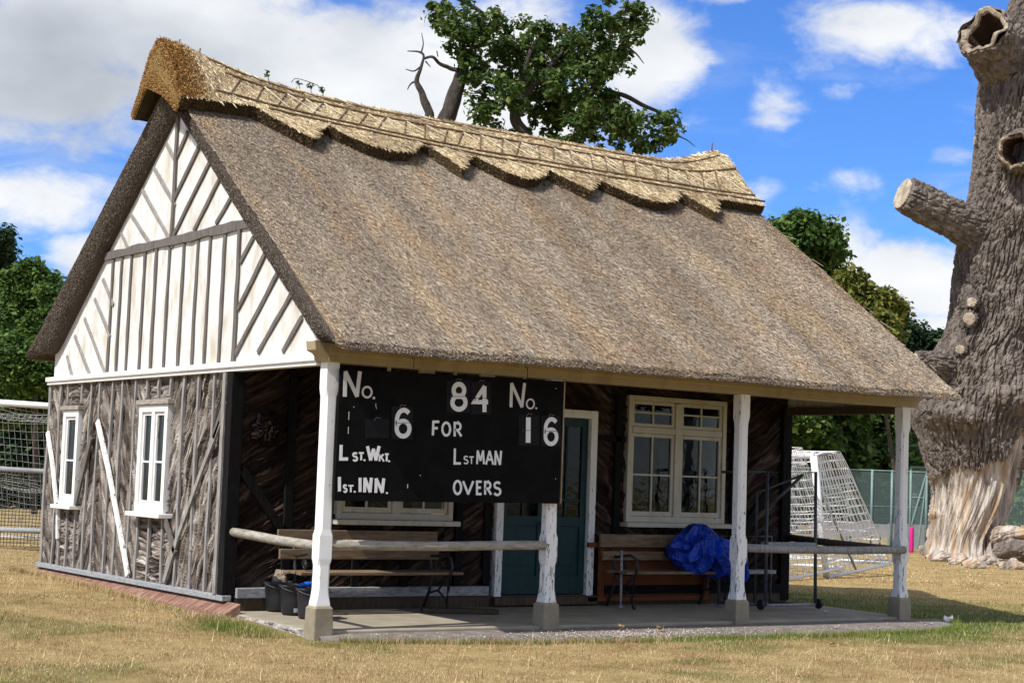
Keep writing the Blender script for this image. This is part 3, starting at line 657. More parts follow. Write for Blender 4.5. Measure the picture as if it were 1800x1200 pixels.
# ---- veranda front wall timbers
def ftim(p,q,w,name='timber',mat='timber_black',y=2.075,t=.04,par=None):
    o=MB().bar((p[0],y,p[1]),(q[0],y,q[1]),w,t,(0,-1,0)).build(name,M[mat]); o.parent=par or wall_f; return o
for x,a,b in ((.66,.32,2.72),(2.93,.32,2.72),(3.34,.32,2.72),(5.30,.32,2.72),(7.28,.32,2.72),(1.55,.32,1.02),(2.2,.32,1.02),(5.85,.32,.98),(6.6,.32,.98)): ftim((x,a),(x,b),.095)
ftim((.08,1.60),(.62,.93),.10); ftim((8.05,1.75),(7.35,.85),.11); ftim((4.97,2.17),(5.42,2.17),.07)
MB().box((8.16,2.02,.1),(8.32,2.2,2.7)).build('corner_post',M['timber_black'],PV,bevel=.008)
MB().box((.06,1.99,.215),(3.36,2.12,.325)).build('veranda_wall_sill',M['sill_grey'],PV,bevel=.008)
MB().box((.06,2.03,.05),(8.28,2.125,.21)).build('wall_footing',M['timber_brown'],PV)
MB().box((4.98,1.99,.215),(8.2,2.12,.325)).build('veranda_wall_sill',M['timber_black'],PV,bevel=.008)
# burr of bark on the wall
n1,n2=110,70; th_,ph_=np.meshgrid(np.linspace(0,2*np.pi,n1,endpoint=False),np.linspace(0.02,np.pi-.02,n2),indexing='ij')
_a,_b=np.sin(ph_)*np.cos(th_),np.cos(ph_); rad=.85+.35*(fbm(_a*2.5,_b*2.5,5,3)-.5)+.55*(.45-np.abs(2*fbm(_a*6+9,_b*6,8,2)-1))
V=np.stack([.36+.19*rad*np.sin(ph_)*np.cos(th_),2.06-.16*rad*np.sin(ph_)*np.sin(th_),2.06+.20*rad*np.cos(ph_)],-1)
fast_mesh('bark_burr',V.reshape(-1,3),grid_faces(n1,n2,0,True),M['bark_front'],PV)

# ================================================================== windows and door
def frame_x(mb,x0,x1,z0,z1,y0,y1,w,bottom=None):
    b_=w if bottom is None else bottom
    mb.box((x0,y0,z0),(x0+w,y1,z1)).box((x1-w,y0,z0),(x1,y1,z1)).box((x0+w,y0,z1-w),(x1-w,y1,z1)).box((x0+w,y0,z0),(x1-w,y1,z0+b_)); return mb
def psub(o,par): o.parent=par; return o
def veranda_window(x0,x1,z0,z1,zt):
    f=frame_x(MB(),x0,x1,z0+.03,z1,2.03,2.13,.062,.075)
    xm=(x0+x1)/2; f.box((xm-.05,2.032,z0+.105),(xm+.05,2.13,z1-.075)); f.box((x0+.075,2.034,zt-.04),(xm-.05,2.13,zt+.04)).box((xm+.05,2.034,zt-.04),(x1-.075,2.13,zt+.04))
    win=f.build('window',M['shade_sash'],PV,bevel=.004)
    for a,b in ((x0+.062,xm-.05),(xm+.05,x1-.062)):
        for c,d,low in ((z0+.105,zt-.04,1),(zt+.04,z1-.062,0)):
            s_=frame_x(MB(),a+.004,b-.004,c+.004,d-.004,2.055,2.10,.044,.06 if low else .042); mm=(a+b)/2
            s_.box((mm-.011,2.058,c+.05),(mm+.011,2.098,d-.05)); zz=(c+d)/2 if low else c+(d-c)*.55
            s_.box((a+.05,2.06,zz-.011),(mm-.011,2.096,zz+.011)).box((mm+.011,2.06,zz-.011),(b-.05,2.096,zz+.011))
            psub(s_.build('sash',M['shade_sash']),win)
            psub(MB().box((a+.03,2.078,c+.03),(b-.03,2.082,d-.03)).build('pane',M['glass']),win)
    psub(MB().box((x0-.05,1.93,z0-.03),(x1+.05,2.12,z0+.028)).build('window_sill',M['shade_sash'],bevel=.006),win)
    return win
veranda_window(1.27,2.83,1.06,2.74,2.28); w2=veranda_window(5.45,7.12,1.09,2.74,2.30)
psub(MB().box((2.30,2.11,1.2),(2.72,2.115,1.55)).build('card',M['net_curtain']),bpy.data.objects['window'])
cur=MB()
def drape(mb,x0,x1,y,z0,z1,n=20,axis='x',m=0):
    vs=[];fs=[]
    for i in range(n+1):
        a=x0+(x1-x0)*i/n; o_=.018*math.sin(i*2.1)
        for z in (z0,z1): vs.append((a,y+o_,z) if axis=='x' else (y+o_,a,z))
    for i in range(n): fs.append((2*i,2*i+2,2*i+3,2*i+1))
    return mb.add(vs,fs,m)
psub(drape(MB(),6.36,6.44,2.5,1.0,2.2,8).build('curtain',M['net_curtain']),w2); psub(drape(MB(),6.62,6.74,2.6,1.0,2.2,8).build('curtain',M['net_curtain']),w2)
def gable_window(y0,y1,z0,z1,lights):
    def fr(mb,a,b,c,d,xo,xi,w,bt=None):
        bt=bt or w; return mb.box((xo,a,c),(xi,a+w,d)).box((xo,b-w,c),(xi,b,d)).box((xo,a+w,d-w),(xi,b-w,d)).box((xo,a+w,c),(xi,b-w,c+bt))
    f=fr(MB(),y0,y1,z0,z1,-.10,.02,.085); W=(y1-y0-.17)
    ym=[y0+.085+W*k/lights for k in range(1,lights)]
    for q in ym: f.box((-.098,q-.045,z0+.085),(.02,q+.045,z1-.085))
    win=f.build('window',M['sash_white'],PV,bevel=.005)
    ed=[y0+.085]+sum([[q-.045,q+.045] for q in ym],[])+[y1-.085]
    for a,b in zip(ed[::2],ed[1::2]):
        s_=fr(MB(),a+.003,b-.003,z0+.088,z1-.088,-.075,-.03,.035,.05); zm=z0+(z1-z0)*.47; s_.box((-.073,a+.038,zm-.011),(-.032,b-.038,zm+.011))
        psub(s_.build('sash',M['sash_white']),win); psub(MB().box((-.052,a+.02,z0+.1),(-.048,b-.02,z1-.1)).build('pane',M['glass']),win)
        if lights>1: psub(drape(MB(),a,b,.06,z0,z1,10,'y').build('curtain',M['curtain']),win)
    psub(MB().box((-.19,y0-.10,z0-.055),(.0,y1+.06,z0-.002)).build('window_sill',M['sash_white'],bevel=.008),win)
    psub(MB().box((-.13,y0-.06,z1+.003),(.0,y1+.06,z1+.06)).build('head_board',M['rail'],bevel=.008),win)
gable_window(3.76,4.62,1.06,2.34,2); gable_window(6.70,7.26,1.06,2.31,1)
# double door
x0,x1,z0,z1=3.44,4.93,.20,2.50
df_=MB().box((x0,2.0,z0),(x0+.10,2.14,z1)).box((x1-.10,2.0,z0),(x1,2.14,z1)).box((x0+.10,2.0,z1-.10),(x1-.10,2.14,z1))
door=df_.build('door',M['post_peel'],PV,bevel=.005)
xm=(x0+x1)/2
for a,b in ((x0+.105,xm-.004),(xm+.004,x1-.105)):
    lf=MB().box((a,2.06,z0+.02),(a+.09,2.105,z1-.105)).box((b-.09,2.06,z0+.02),(b,2.105,z1-.105))
    for c,d in ((z0+.02,z0+.24),(1.05,1.17),(z1-.21,z1-.105)): lf.box((a+.09,2.061,c),(b-.09,2.104,d))
    lf.box((a+.088,2.082,z0+.22),(b-.088,2.098,1.06)).box(((a+b)/2-.012,2.064,1.17),((a+b)/2+.012,2.10,z1-.21)); lf.box((a+.09,2.066,1.36),(b-.09,2.10,1.39)).box((a+.13,2.074,.56),(b-.13,2.083,.585))
    psub(lf.build('door_leaf',M['door_green'],bevel=.004),door); psub(MB().box((a+.08,2.084,1.16),(b-.08,2.088,z1-.2)).build('pane',M['glass']),door)
psub(MB().tube([(xm-.06,2.06,1.08),(xm-.06,2.01,1.08)],.01,8).lathe((xm-.06,2.0,1.055),[(0,0),(.025,.01),(.028,.025),(.025,.04),(0,.05)],12).build('handle',M['iron'],smooth=True),door)
psub(MB().box((x0-.03,1.93,.10),(x1+.03,2.13,.195)).build('door_step',M['timber_brown'],bevel=.006),door)

# ================================================================== veranda
sl_=MB().add([(-.05,-.06,.06),(8.42,-.06,.06),(8.42,2.05,.075),(-.05,2.05,.075),(-.05,-.06,-.2),(8.42,-.06,-.2),(8.42,2.05,-.2),(-.05,2.05,-.2)],[(0,1,2,3),(4,7,6,5),(0,4,5,1),(1,5,6,2),(2,6,7,3),(3,7,4,0)])
sl_.build('veranda_floor',M['concrete'],PV,bevel=.015)
n=70; pp=np.linspace(0,1,n); hh=np.linspace(0,1,10); A,B=np.meshgrid(pp,hh,indexing='ij'); d_=.06*(fbm(A*22,B*5,3,4)-.3)
V=np.stack([-.06-d_*np.sin(B*2.6),.06+A*1.85,-.08+B*.14+.01*(fbm(A*30,B*3,6,2)-.5)],-1); fast_mesh('floor_edge',V.reshape(-1,3),grid_faces(n,10)[:,::-1],M['rubble'],PV)
def post(x,seed,mat):
    zs=[.30,.315,.40,.47,.70,.76,.99,1.05,1.30,1.7,2.2,2.36,2.44,2.60,2.70]
    hw=[.078,.078,.072,.069,.069,.074,.074,.069,.068,.068,.068,.069,.072,.072,.071]; ch=[.0,.0,.018,.025,.025,.006,.006,.025,.025,.025,.025,.025,.006,.006,.006]
    zz=np.unique(np.concatenate([np.linspace(.30,2.70,60),zs])); H=np.interp(zz,zs,hw); C=np.interp(zz,zs,ch)
    rings=[]
    for z,h,c in zip(zz,H,C):
        c=max(c,.003); q=[(-h+c,-h),(h-c,-h),(h,-h+c),(h,h-c),(h-c,h),(-h+c,h),(-h,h-c),(-h,-h+c)]
        rings.append([(x+a+.006*(fbm(z*2.2+a*9,seed+b*9,3,3)-.5)*1.2,b+.006*(fbm(z*2.2+5,seed*3+a*7,8,3)-.5),z) for a,b in q])
    G=np.array(rings); V=G.reshape(-1,3); n=len(zz); F=[]
    for i in range(n-1):
        for j in range(8): F.append((i*8+j,i*8+(j+1)%8,(i+1)*8+(j+1)%8,(i+1)*8+j))
    o=fast_mesh('veranda_post',V,np.array(F),M[mat],PV)
    b=MB(); b.add([(x-.114,-.114,-.15),(x+.114,-.114,-.15),(x+.114,.114,-.15),(x-.114,.114,-.15),(x-.102,-.102,.28),(x+.102,-.102,.28),(x+.102,.102,.28),(x-.102,.102,.28),(x-.082,-.082,.306),(x+.082,-.082,.306),(x+.082,.082,.306),(x-.082,.082,.306)],
        [(0,3,2,1),(8,9,10,11)]+[(i,(i+1)%4,(i+1)%4+4,i+4) for i in range(4)]+[(i+4,(i+1)%4+4,(i+1)%4+8,i+8) for i in range(4)])
    psub(b.build('post_base',M['block'],bevel=.012),o)
for i,x in enumerate((0,2.76,5.52,8.28)): post(x,i*7+1,'post_white' if i==0 else 'post_peel')
bm_=MB(); prof=[(-.105,2.70),(-.105,2.775),(-.135,2.79),(-.135,2.90),(.09,2.90),(.09,2.70)]
xa,xb=-.08,8.40
for (a,b,c) in ((xa,xb,0),): 
    L=[(a,y,z) for y,z in prof]; Rr=[(b,y,z) for y,z in prof]; k=len(prof); bm_.add(L+Rr,[tuple(range(k)),tuple(reversed(range(k,2*k)))]+[(i,k+i,k+(i+1)%k,(i+1)%k) for i in range(k)])
for sg,xx in ((-1,xa),(1,xb)):
    pr=[(0,2.702),(.03,2.704),(.045,2.75),(.085,2.79),(.14,2.81),(.15,2.898),(0,2.898)]
    A_=[(xx+sg*p_,-.102,z) for p_,z in pr]; B_=[(xx+sg*p_,.088,z) for p_,z in pr]; k=len(pr); ff=[tuple(range(k)),tuple(reversed(range(k,2*k)))]+[(i,(i+1)%k,k+(i+1)%k,k+i) for i in range(k)]
    bm_.add(A_+B_,ff)
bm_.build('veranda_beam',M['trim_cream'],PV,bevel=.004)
for x in (1.0,1.75): MB().box((x,-.098,2.56),(x+.17,-.05,2.70)).build('beam_packer',M['trim_cream'],PV)
for x in (.62,1.42,2.3): MB().box((x,-.09,2.58),(x+.03,-.06,2.70)).build('board_hanger',M['trim_cream'],PV)
hk=MB()
for x in (.86,2.28): hk.tube([(x,-.14,2.80),(x+.02,-.15,2.80),(x+.02,-.15,2.70)],.006,6)
hk.build('beam_hooks',M['iron'],PV)
MB().box((8.2,.1,2.62),(8.36,2.1,2.72)).build('end_beam',M['timber_brown'],PV)
def rail(pts,name='veranda_rail',mat='rail',r=.05,fl=.8):
    mb=MB(); mb.tube(pts,r,10); o=mb.build(name,M[mat],PV,smooth=True); return o
rail([(.0,2.15,.93),(.01,1.6,.915),(0,1.0,.895),(0,.4,.885),(0,.05,.88)])
rail([(.06,-.02,.91),(.7,-.025,.893),(1.5,-.03,.895),(2.2,-.02,.91),(2.72,-.03,.915)])
rail([(5.58,-.02,.905),(6.4,-.03,.89),(7.4,-.03,.885),(8.24,-.10,.90)],mat='batten_grey')
rail([(8.28,2.08,.955),(8.28,1.2,.92),(8.28,.06,.89)],mat='timber_brown')
# ================================================================== scoreboard
YB=-.135
board=MB().add([(.035,YB,1.335),(2.79,YB,1.365),(2.80,YB,2.685),(.045,YB,2.64),(.035,YB+.03,1.335),(2.79,YB+.03,1.365),(2.80,YB+.03,2.685),(.045,YB+.03,2.64)],[(0,1,2,3),(7,6,5,4),(0,4,5,1),(1,5,6,2),(2,6,7,3),(3,7,4,0)])
sb=thing('scoreboard','large black cricket scoreboard with white hand-painted lettering fixed between the left veranda posts','scoreboard',(1.4,YB,1.34))
board.build('board',M['board_black'],sb,bevel=.003)
MB().box((2.803,YB-.004,1.37),(2.815,YB+.034,2.685)).build('edge_strip',M['trim_cream'],sb)
def arc(cx,cz,rx,rz,a0,a1,n=14): return [(cx+rx*math.cos(R(a0+(a1-a0)*i/n)),cz+rz*math.sin(R(a0+(a1-a0)*i/n))) for i in range(n+1)]
G_={'N':[[(0,0),(.05,1)],[(.05,1),(.80,0)],[(.80,0),(1,1)]],'L':[[(.06,1),(.0,0),(1,.0)]],'o':[arc(.5,.5,.5,.5,0,360,24)],'O':[arc(.5,.5,.5,.5,0,360,24)],
 'S':[arc(.52,.76,.42,.24,35,270,12)[:-1]+arc(.5,.25,.46,.27,88,-150,14)],'T':[[(0,1),(1,1)],[(.5,1),(.5,0)]],'W':[[(0,1),(.26,0)],[(.26,0),(.52,.8)],[(.52,.8),(.72,0)],[(.72,0),(1,1)]],
 'K':[[(.05,1),(.05,0)],[(.9,1),(.1,.42)],[(.38,.6),(1,0)]],'I':[[(.5,1),(.5,0)]],'F':[[(1,1),(.08,1),(.0,0)],[(.05,.52),(.75,.52)]],
 'R':[[(.05,0),(.05,1),(.5,1)]+arc(.5,.73,.42,.27,90,-90,8)+[(.05,.46)],[(.45,.46),(1,0)]],'M':[[(0,0),(.1,1)],[(.1,1),(.5,.25)],[(.5,.25),(.88,1)],[(.88,1),(1,0)]],
 'A':[[(0,0),(.5,1)],[(.5,1),(1,0)],[(.2,.36),(.8,.36)]],'V':[[(0,1),(.5,0)],[(.5,0),(1,1)]],'E':[[(1,1),(.06,1),(.06,0),(1,0)],[(.06,.52),(.85,.52)]],
 '8':[arc(.5,.755,.40,.245,0,360,24),arc(.5,.27,.5,.27,0,360,24)],'4':[[(.78,0),(.78,1)],[(.78,1),(.0,.38),(1,.38)]],'6':[arc(.56,.60,.54,.40,48,185,16)+[(.0,.32)],arc(.5,.29,.5,.29,0,360,26)],'1':[[(.42,0),(.52,1)]],'.':[[(.5,.2),(.5,.8)]]}
def stroke(mb,pts,wd,y,depth,m=0):
    P=[np.array(p) for p in pts]; n=len(P); closed=np.linalg.norm(P[0]-P[-1])<1e-6 and n>3
    L=[];Rr=[]
    for i in range(n):
        a=P[i-1] if i>0 else (P[-2] if closed else None); c=P[i+1] if i<n-1 else (P[1] if closed else None)
        d1=unit(P[i]-a) if a is not None else None; d2=unit(c-P[i]) if c is not None else None
        d=unit((d1 if d1 is not None else d2)+(d2 if d2 is not None else d1)); nn=np.array([-d[1],d[0]])
        k=1.0
        if d1 is not None and d2 is not None: k=min(1/max(abs(np.dot(nn,np.array([-d1[1],d1[0]]))),.45),1.9)
        ex=0
        if not closed and i==0: ex=-wd*.15
        if not closed and i==n-1: ex=wd*.15
        L.append(P[i]+nn*wd/2*k+d*ex);Rr.append(P[i]-nn*wd/2*k+d*ex)
    vs=[(p[0],y,p[1]) for p in L]+[(p[0],y,p[1]) for p in Rr]; fs=[(i,i+1,n+i+1,n+i) for i in range(n-1)]
    vs+= [(p[0],y+depth,p[1]) for p in L]+[(p[0],y+depth,p[1]) for p in Rr]
    fs+= [(i,2*n+i,2*n+i+1,i+1) for i in range(n-1)]+[(n+i,n+i+1,3*n+i+1,3*n+i) for i in range(n-1)]
    mb.add(vs,fs,m)
def glyph_box(x0,y0,x1,y1):            # measured on the photo of the board, laid out in the plane of the board
    q=lambda u,v: hit(580+u/4.286,630+v/4.286,1,YB)
    bl=q(x0,y1);br=q(x1,y1);tl=q(x0,y0);tr=q(x1,y0)
    return bl[[0,2]],br[[0,2]],tl[[0,2]],tr[[0,2]]
def put(mb,ch,box,wd,y,depth,ins=True):
    bl,br,tl,tr=glyph_box(*box)
    hw=wd/2 if ins else 0
    W=np.linalg.norm(br-bl);H=np.linalg.norm(tl-bl); fx=min(hw/W,.45);fz=min(hw/H,.45)
    for i,pts in enumerate(G_[ch]):
        out=[]
        for (a,b) in pts:
            a=fx+a*(1-2*fx); b=fz+b*(1-2*fz)
            p=(bl*(1-a)+br*a)*(1-b)+(tl*(1-a)+tr*a)*b; out.append(p)
        if ch in '.': 
            c=(bl+br+tl+tr)/4; out=[c+np.array([-.001,-wd*.3]),c+np.array([.001,wd*.3])]
        stroke(mb,out,wd,y-.0006*i,depth+.0006*i)
WORDS=[('number_heading','No.',[(97,85,238,298),(238,205,320,300),(322,288,338,306)],.042,'letter_cream'),
 ('number_heading','No.',[(1352,175,1475,375),(1476,300,1542,382),(1546,366,1560,382)],.036,'letter_cream'),
 ('for_lettering','FOR',[(766,466,828,585),(838,473,912,588),(928,475,995,592)],.026,'letter'),
 ('last_wicket_lettering','LST.WKT.',[(70,640,143,768),(165,703,212,775),(212,703,258,770),(252,756,266,773),(272,650,380,775),(365,715,410,778),(408,712,446,778),(438,766,452,780)],.033,'letter'),
 ('last_man_lettering','LSTMAN',[(930,670,990,798),(1003,730,1043,795),(1045,735,1085,795),(1100,685,1165,800),(1168,688,1235,803),(1237,688,1295,806)],.025,'letter'),
 ('first_innings_lettering','IST.INN.',[(58,882,84,1008),(95,945,132,1010),(133,950,180,1010),(178,994,194,1010),(213,888,240,1012),(250,888,322,1015),(335,893,415,1018),(420,1003,437,1021)],.032,'letter'),
 ('overs_lettering','OVERS',[(925,912,995,1028),(995,915,1085,1028),(1097,917,1146,1028),(1158,920,1219,1030),(1226,922,1292,1033)],.026,'letter')]
for nm,txt,boxes,wd,mt in WORDS:
    mb=MB()
    for ch,bx_ in zip(txt,boxes):
        big=max(b_[3]-b_[1] for b_ in boxes); f_=min(1,((bx_[3]-bx_[1])/big)**.85) if ch!='.' else .6
        put(mb,ch,bx_,wd*f_,YB-.004,.0035)
    mb.build(nm,M[mt],sb)
for u,v,l in ((142,430,60),(138,540,50),(585,960,30),(790,520,14),(180,365,8),(680,880,10),(345,350,26),(350,372,12),(1700,905,8),(1702,225,8),(440,480,20)): 
    p=hit(580+u/4.286,630+v/4.286,1,YB); L=l/4.286/170; MB().box((p[0]-.003,YB-.0025,p[2]-L/2),(p[0]+.003,YB-.0005,p[2]+L/2)).build('paint_chip',M['letter_cream'],sb)
def plate(ch,box,gb_,label,wd,split=True):
    q=lambda u,v: hit(580+u/4.286,630+v/4.286,1,YB)
    a=q(box[0],box[1]); b=q(box[2],box[1]); c=q(box[2],box[3]); d=q(box[0],box[3])
    t=thing('number_plate',label,'number plate',(float((a[0]+c[0])/2),YB-.006,float(d[2])),'number plates hung on the scoreboard')
    mid=.5; A=lambda f:(a*(1-f)+d*f); B=lambda f:(b*(1-f)+c*f)
    for k,(f0,f1) in enumerate(((0,.497),(.503,1))):
        P=[A(f1),B(f1),B(f0),A(f0)]; y=YB-.007
        MB().add([(p[0],y,p[2]) for p in P]+[(p[0],y+.006,p[2]) for p in P],[(0,1,2,3),(7,6,5,4),(0,4,5,1),(1,5,6,2),(2,6,7,3),(3,7,4,0)]).build('metal_plate',M['plate_black'],t)
    if ch:
        mb=MB(); put(mb,ch,gb_,wd,YB-.010,.003); mb.build('digit',M['letter'],t)
        h=MB(); l=A(.5); r_=B(.5); x=l[0]+.05
        h.tube([(l[0]+.04,YB-.0125,l[2]),(r_[0]-.04,YB-.0125,r_[2])],.0025,5); h.tube([(l[0]+.05,YB-.013,l[2]+.025),(l[0]+.05,YB-.013,l[2]-.025)],.005,5)
        h.build('wire_hinge',M['iron'],t)
    top=(a+b)/2; MB().tube([(top[0]-.03,YB-.006,top[2]-.012),(top[0]-.01,YB-.012,top[2]+.018),(top[0]+.02,YB-.014,top[2]+.008),(top[0]+.04,YB-.012,top[2]+.015)],.0022,5).build('wire_hook',M['batten_grey'],t)
    return t
plate('8',(875,165,1052,408),(903,175,1033,400),'black plate with white figure 8, top centre of the scoreboard',.050)
plate('4',(1058,175,1212,420),(1068,195,1197,415),'black plate with white figure 4, right beside the 8 at the top of the scoreboard',.050)
plate('6',(462,360,622,608),(484,370,610,602),'black plate with white figure 6 to the left of the word FOR on the scoreboard',.047)
plate('1',(1418,425,1576,655),(1462,428,1520,648),'black plate with white figure 1 under the right-hand No. on the scoreboard',.060)
plate('6',(1588,432,1735,662),(1606,440,1717,658),'black plate with white figure 6 at the right edge of the scoreboard',.046)
plate(None,(266,455,440,598),None,'blank black plate under the left-hand No. on the scoreboard',0)

# ================================================================== benches
def bench(x0,x1,y,label,z=.07,iron_x=None,front_leg_white=False):
    t=thing('bench',label,'bench',((x0+x1)/2,y,z),'benches against the veranda wall')
    MB().box((x0,y+.16,z+.74),(x1,y+.20,z+.90)).build('backrest_plank',M['plank'],t,bevel=.006)
    MB().box((x0+.01,y+.12,z+.58),(x1,y+.16,z+.69)).build('backrest_plank',M['plank'],t,bevel=.006)
    for i in range(3): MB().box((x0+.06,y-.30+i*.15,z+.43+.006*(i==1)),(x1+.08,y-.17+i*.15,z+.462)).build('seat_plank',M['plank'],t,bevel=.005)
    for xe in (iron_x or (x0+.2,x1-.1)):
        mb=MB()
        mb.tube([(xe,y+.20,z+.88),(xe,y+.15,z+.60),(xe,y+.10,z+.42),(xe,y+.14,z+.22),(xe,y+.26,z+.0)],.019,8)
        mb.tube([(xe,y-.30,z+.0),(xe,y-.24,z+.12),(xe,y-.27,z+.28),(xe,y-.30,z+.42),(xe,y+.10,z+.42)],.019,8)
        mb.tube([(xe,y-.30,z+.42),(xe,y-.34,z+.52),(xe,y-.30,z+.62),(xe,y-.18,z+.66),(xe,y+.0,z+.63),(xe,y+.14,z+.62)],.016,8)
        mb.tube([(xe,y-.24,z+.14),(xe,y-.05,z+.24),(xe,y+.13,z+.2)],.013,8); mb.tube([(xe,y-.30,z+.42),(xe,y-.16,z+.33),(xe,y-.05,z+.24)],.011,8)
        sp=[(xe,y-.10+.06*(1-k/22)*math.cos(k*.62),z+.53+.06*(1-k/22)*math.sin(k*.62)) for k in range(20)]; mb.tube(sp,.009,6)
        mb.build('iron_end',M['iron'],t,smooth=True)
    return t
bench(.46,2.52,1.70,'wooden slatted bench with iron ends behind the left veranda rail under the scoreboard')
bench(4.92,6.75,1.70,'wooden slatted bench with iron ends between the door and the blue tarpaulin')
# rust-orange board leaning behind the second bench
t=thing('board_panel','large rust orange board in a frame leaning on the wall behind the right bench','board',(5.7,2.0,.07))
MB().bar((5.06,2.02,.50),(6.75,2.02,.50),.66,.03,(0,-1,-.1)).build('panel',M['rust'],t)
fr=MB(); fr.box((4.80,1.94,.80),(6.8,1.985,.86)).box((4.80,1.93,.13),(6.8,1.99,.19)).box((4.98,1.94,.192),(5.06,1.985,.798)).box((6.72,1.94,.192),(6.8,1.985,.798)); fr.build('frame',M['rust'],t,bevel=.006)
lg=MB()
for x in (5.06,6.66): lg.tube([(x,1.6,.10),(x,1.61,.78)],.016,8); lg.lathe((x,1.6,.075),[(0,0),(.035,.005),(.03,.03),(0,.035)],12)
lg.build('folding_leg',M['sill_grey'],t,smooth=True)
# loose plank on the floor
tag(MB().bar((2.15,1.55,.075),(2.95,1.20,.075),.20,.05,(0,0,1)).build('loose_plank',M['timber_brown'],bevel=.006),'brown loose plank lying on the floor at the end of the left bench','plank')
# ---- blue tarpaulin heaped on the bench
n1,n2=150,90; A,B=np.meshgrid(np.linspace(0,2*np.pi,n1,endpoint=False),np.linspace(.02,np.pi-.02,n2),indexing='ij')
sx_=np.sin(B)*np.cos(A); sy_=np.sin(B)*np.sin(A); sz_=np.cos(B)
bx_=6.38+.60*np.sign(sx_)*np.abs(sx_)**.85; by_=1.52+.26*sy_; top=np.interp(bx_,[5.74,5.82,6.0,6.14,6.3,6.45,6.65,6.85,7.0],[.86,.92,.97,1.12,1.12,1.05,.94,.84,.78]); low=np.interp(bx_,[5.74,5.85,6.0,6.1,6.5,6.65,6.8,7.0],[.84,.68,.55,.54,.52,.45,.32,.36])
zt=(sz_+1)/2; bz_=low+(top-low)*zt
pr_=np.hypot((bx_-6.18),(bz_-1.16)*1.2); pth=np.arctan2(bx_-6.18,1.2-bz_)+.5*(fbm(bx_*2.2,bz_*2.2,6,2)-.5); fold=np.abs(((pth*2.6+.35*by_*3)%1.0)*2-1); fold2=np.abs(((pth*6.1+pr_*1.6+1.5*fbm(bx_*2,bz_*3,16,2))%1.0)*2-1); dent=fbm(bx_*2.6,bz_*3+by_*2,26,2)
d=.17*np.clip(pr_/.45,.15,1)*(.5-fold)*ss(.2,.5,dent+.1)+.05*(.45-fold2)+.16*(dent-.5)
V=np.stack([bx_+d*sx_*.5,by_+d*sy_*1.3-.10*np.exp(-((bx_-6.75)/.2)**2)*(1-zt),bz_+d*sz_*.7],-1)
tp=fast_mesh('tarpaulin',V.reshape(-1,3),grid_faces(n1,n2,0,True)[:,::-1],M['tarp'],smooth=True); tag(tp,'crumpled bright blue tarpaulin heaped on the right end of the bench','tarpaulin')
# ---- buckets
def bucket(mx,label,loc,content):
    t=thing('bucket',label,'bucket',loc,'black buckets at the corner of the veranda')
    MB().lathe((*loc[:2],loc[2]),[(0,.012),(.128,.0),(.135,.012),(.150,.16),(.163,.285),(.176,.29),(.178,.315),(.163,.318),(.158,.30),(.146,.16),(.13,.03),(0,.03)],32).build('bucket_body',M['plastic_black'],t,smooth=True)
    h=MB(); h.tube([(loc[0]+.175*math.cos(a),loc[1]+.175*math.sin(a)*.99,loc[2]+.30-.06*math.sin((a-math.pi)) ) for a in np.linspace(math.pi,2*math.pi,14)],.005,6); h.build('bucket_handle',M['steel'],t,smooth=True)
    return t
def soil(t,loc):
    n1,n2=24,8; A,B=np.meshgrid(np.linspace(0,2*np.pi,n1,endpoint=False),np.linspace(0,1,n2),indexing='ij')
    V=np.stack([loc[0]+.153*B*np.cos(A),loc[1]+.153*B*np.sin(A),loc[2]+.26+.02*fbm(B*np.cos(A)*5,B*np.sin(A)*5,3,3)],-1); fast_mesh('soil',V.reshape(-1,3),grid_faces(n1,n2,0,True),M['timber_brown'],t)
bl=[(.54,1.94,.085),(.52,1.53,.08),(.50,1.10,.075)]
b1=bucket(None,'black plastic bucket holding a stone, nearest the wall of the veranda',bl[0],0); soil(b1,bl[0])
b2=bucket(None,'black plastic bucket with a grey mark near its base, middle of the three',bl[1],1); soil(b2,bl[1])
b3=bucket(None,'black plastic bucket with a blue tool on its rim, right behind the corner post',bl[2],2); soil(b3,bl[2])
pt=bl[1]; n=10; MB().add([(pt[0]-.1525*math.sin(a)-.0,pt[1]-.1525*math.cos(a),pt[2]+z) for z in (.03,.075) for a in np.linspace(-.35,.5,n)],[(i,i+1,n+i+1,n+i) for i in range(n-1)]).build('scuff_mark',M['sill_grey'],b2)
def rock(name,c,r,seed,label,group=None):
    n1,n2=28,18; A,B=np.meshgrid(np.linspace(0,2*np.pi,n1,endpoint=False),np.linspace(.03,np.pi-.03,n2),indexing='ij'); k=1+.7*(fbm(A*1.6+seed,B*2.1,seed,3)-.5)
    k=(k*(1-A/(2*np.pi)*0))
    V=np.stack([c[0]+r[0]*k*np.sin(B)*np.cos(A),c[1]+r[1]*k*np.sin(B)*np.sin(A),c[2]+r[2]*k*np.cos(B)],-1)
    return tag(fast_mesh(name,V.reshape(-1,3),grid_faces(n1,n2,0,True)[:,::-1],M['stone'],smooth=False),label,'stone',group)
rock('stone',(bl[0][0]-.02,bl[0][1]-.05,.42),(.085,.08,.10),3,'large rough brown stone sticking up out of the first bucket')
rock('stone',(bl[0][0]+.21,bl[0][1]-.33,.39),(.045,.045,.05),5,'small rounded stone lying on top of the middle bucket')
tb=MB(); tb.tube([(.40,1.22,.405),(.47,1.18,.425),(.56,1.20,.43),(.64,1.22,.425)],[.022,.028,.022,.03],10); tag(tb.build('trowel_grip',M['blue_plastic'],smooth=True),'bright blue plastic grip lying across the rim of the bucket by the post','tool')
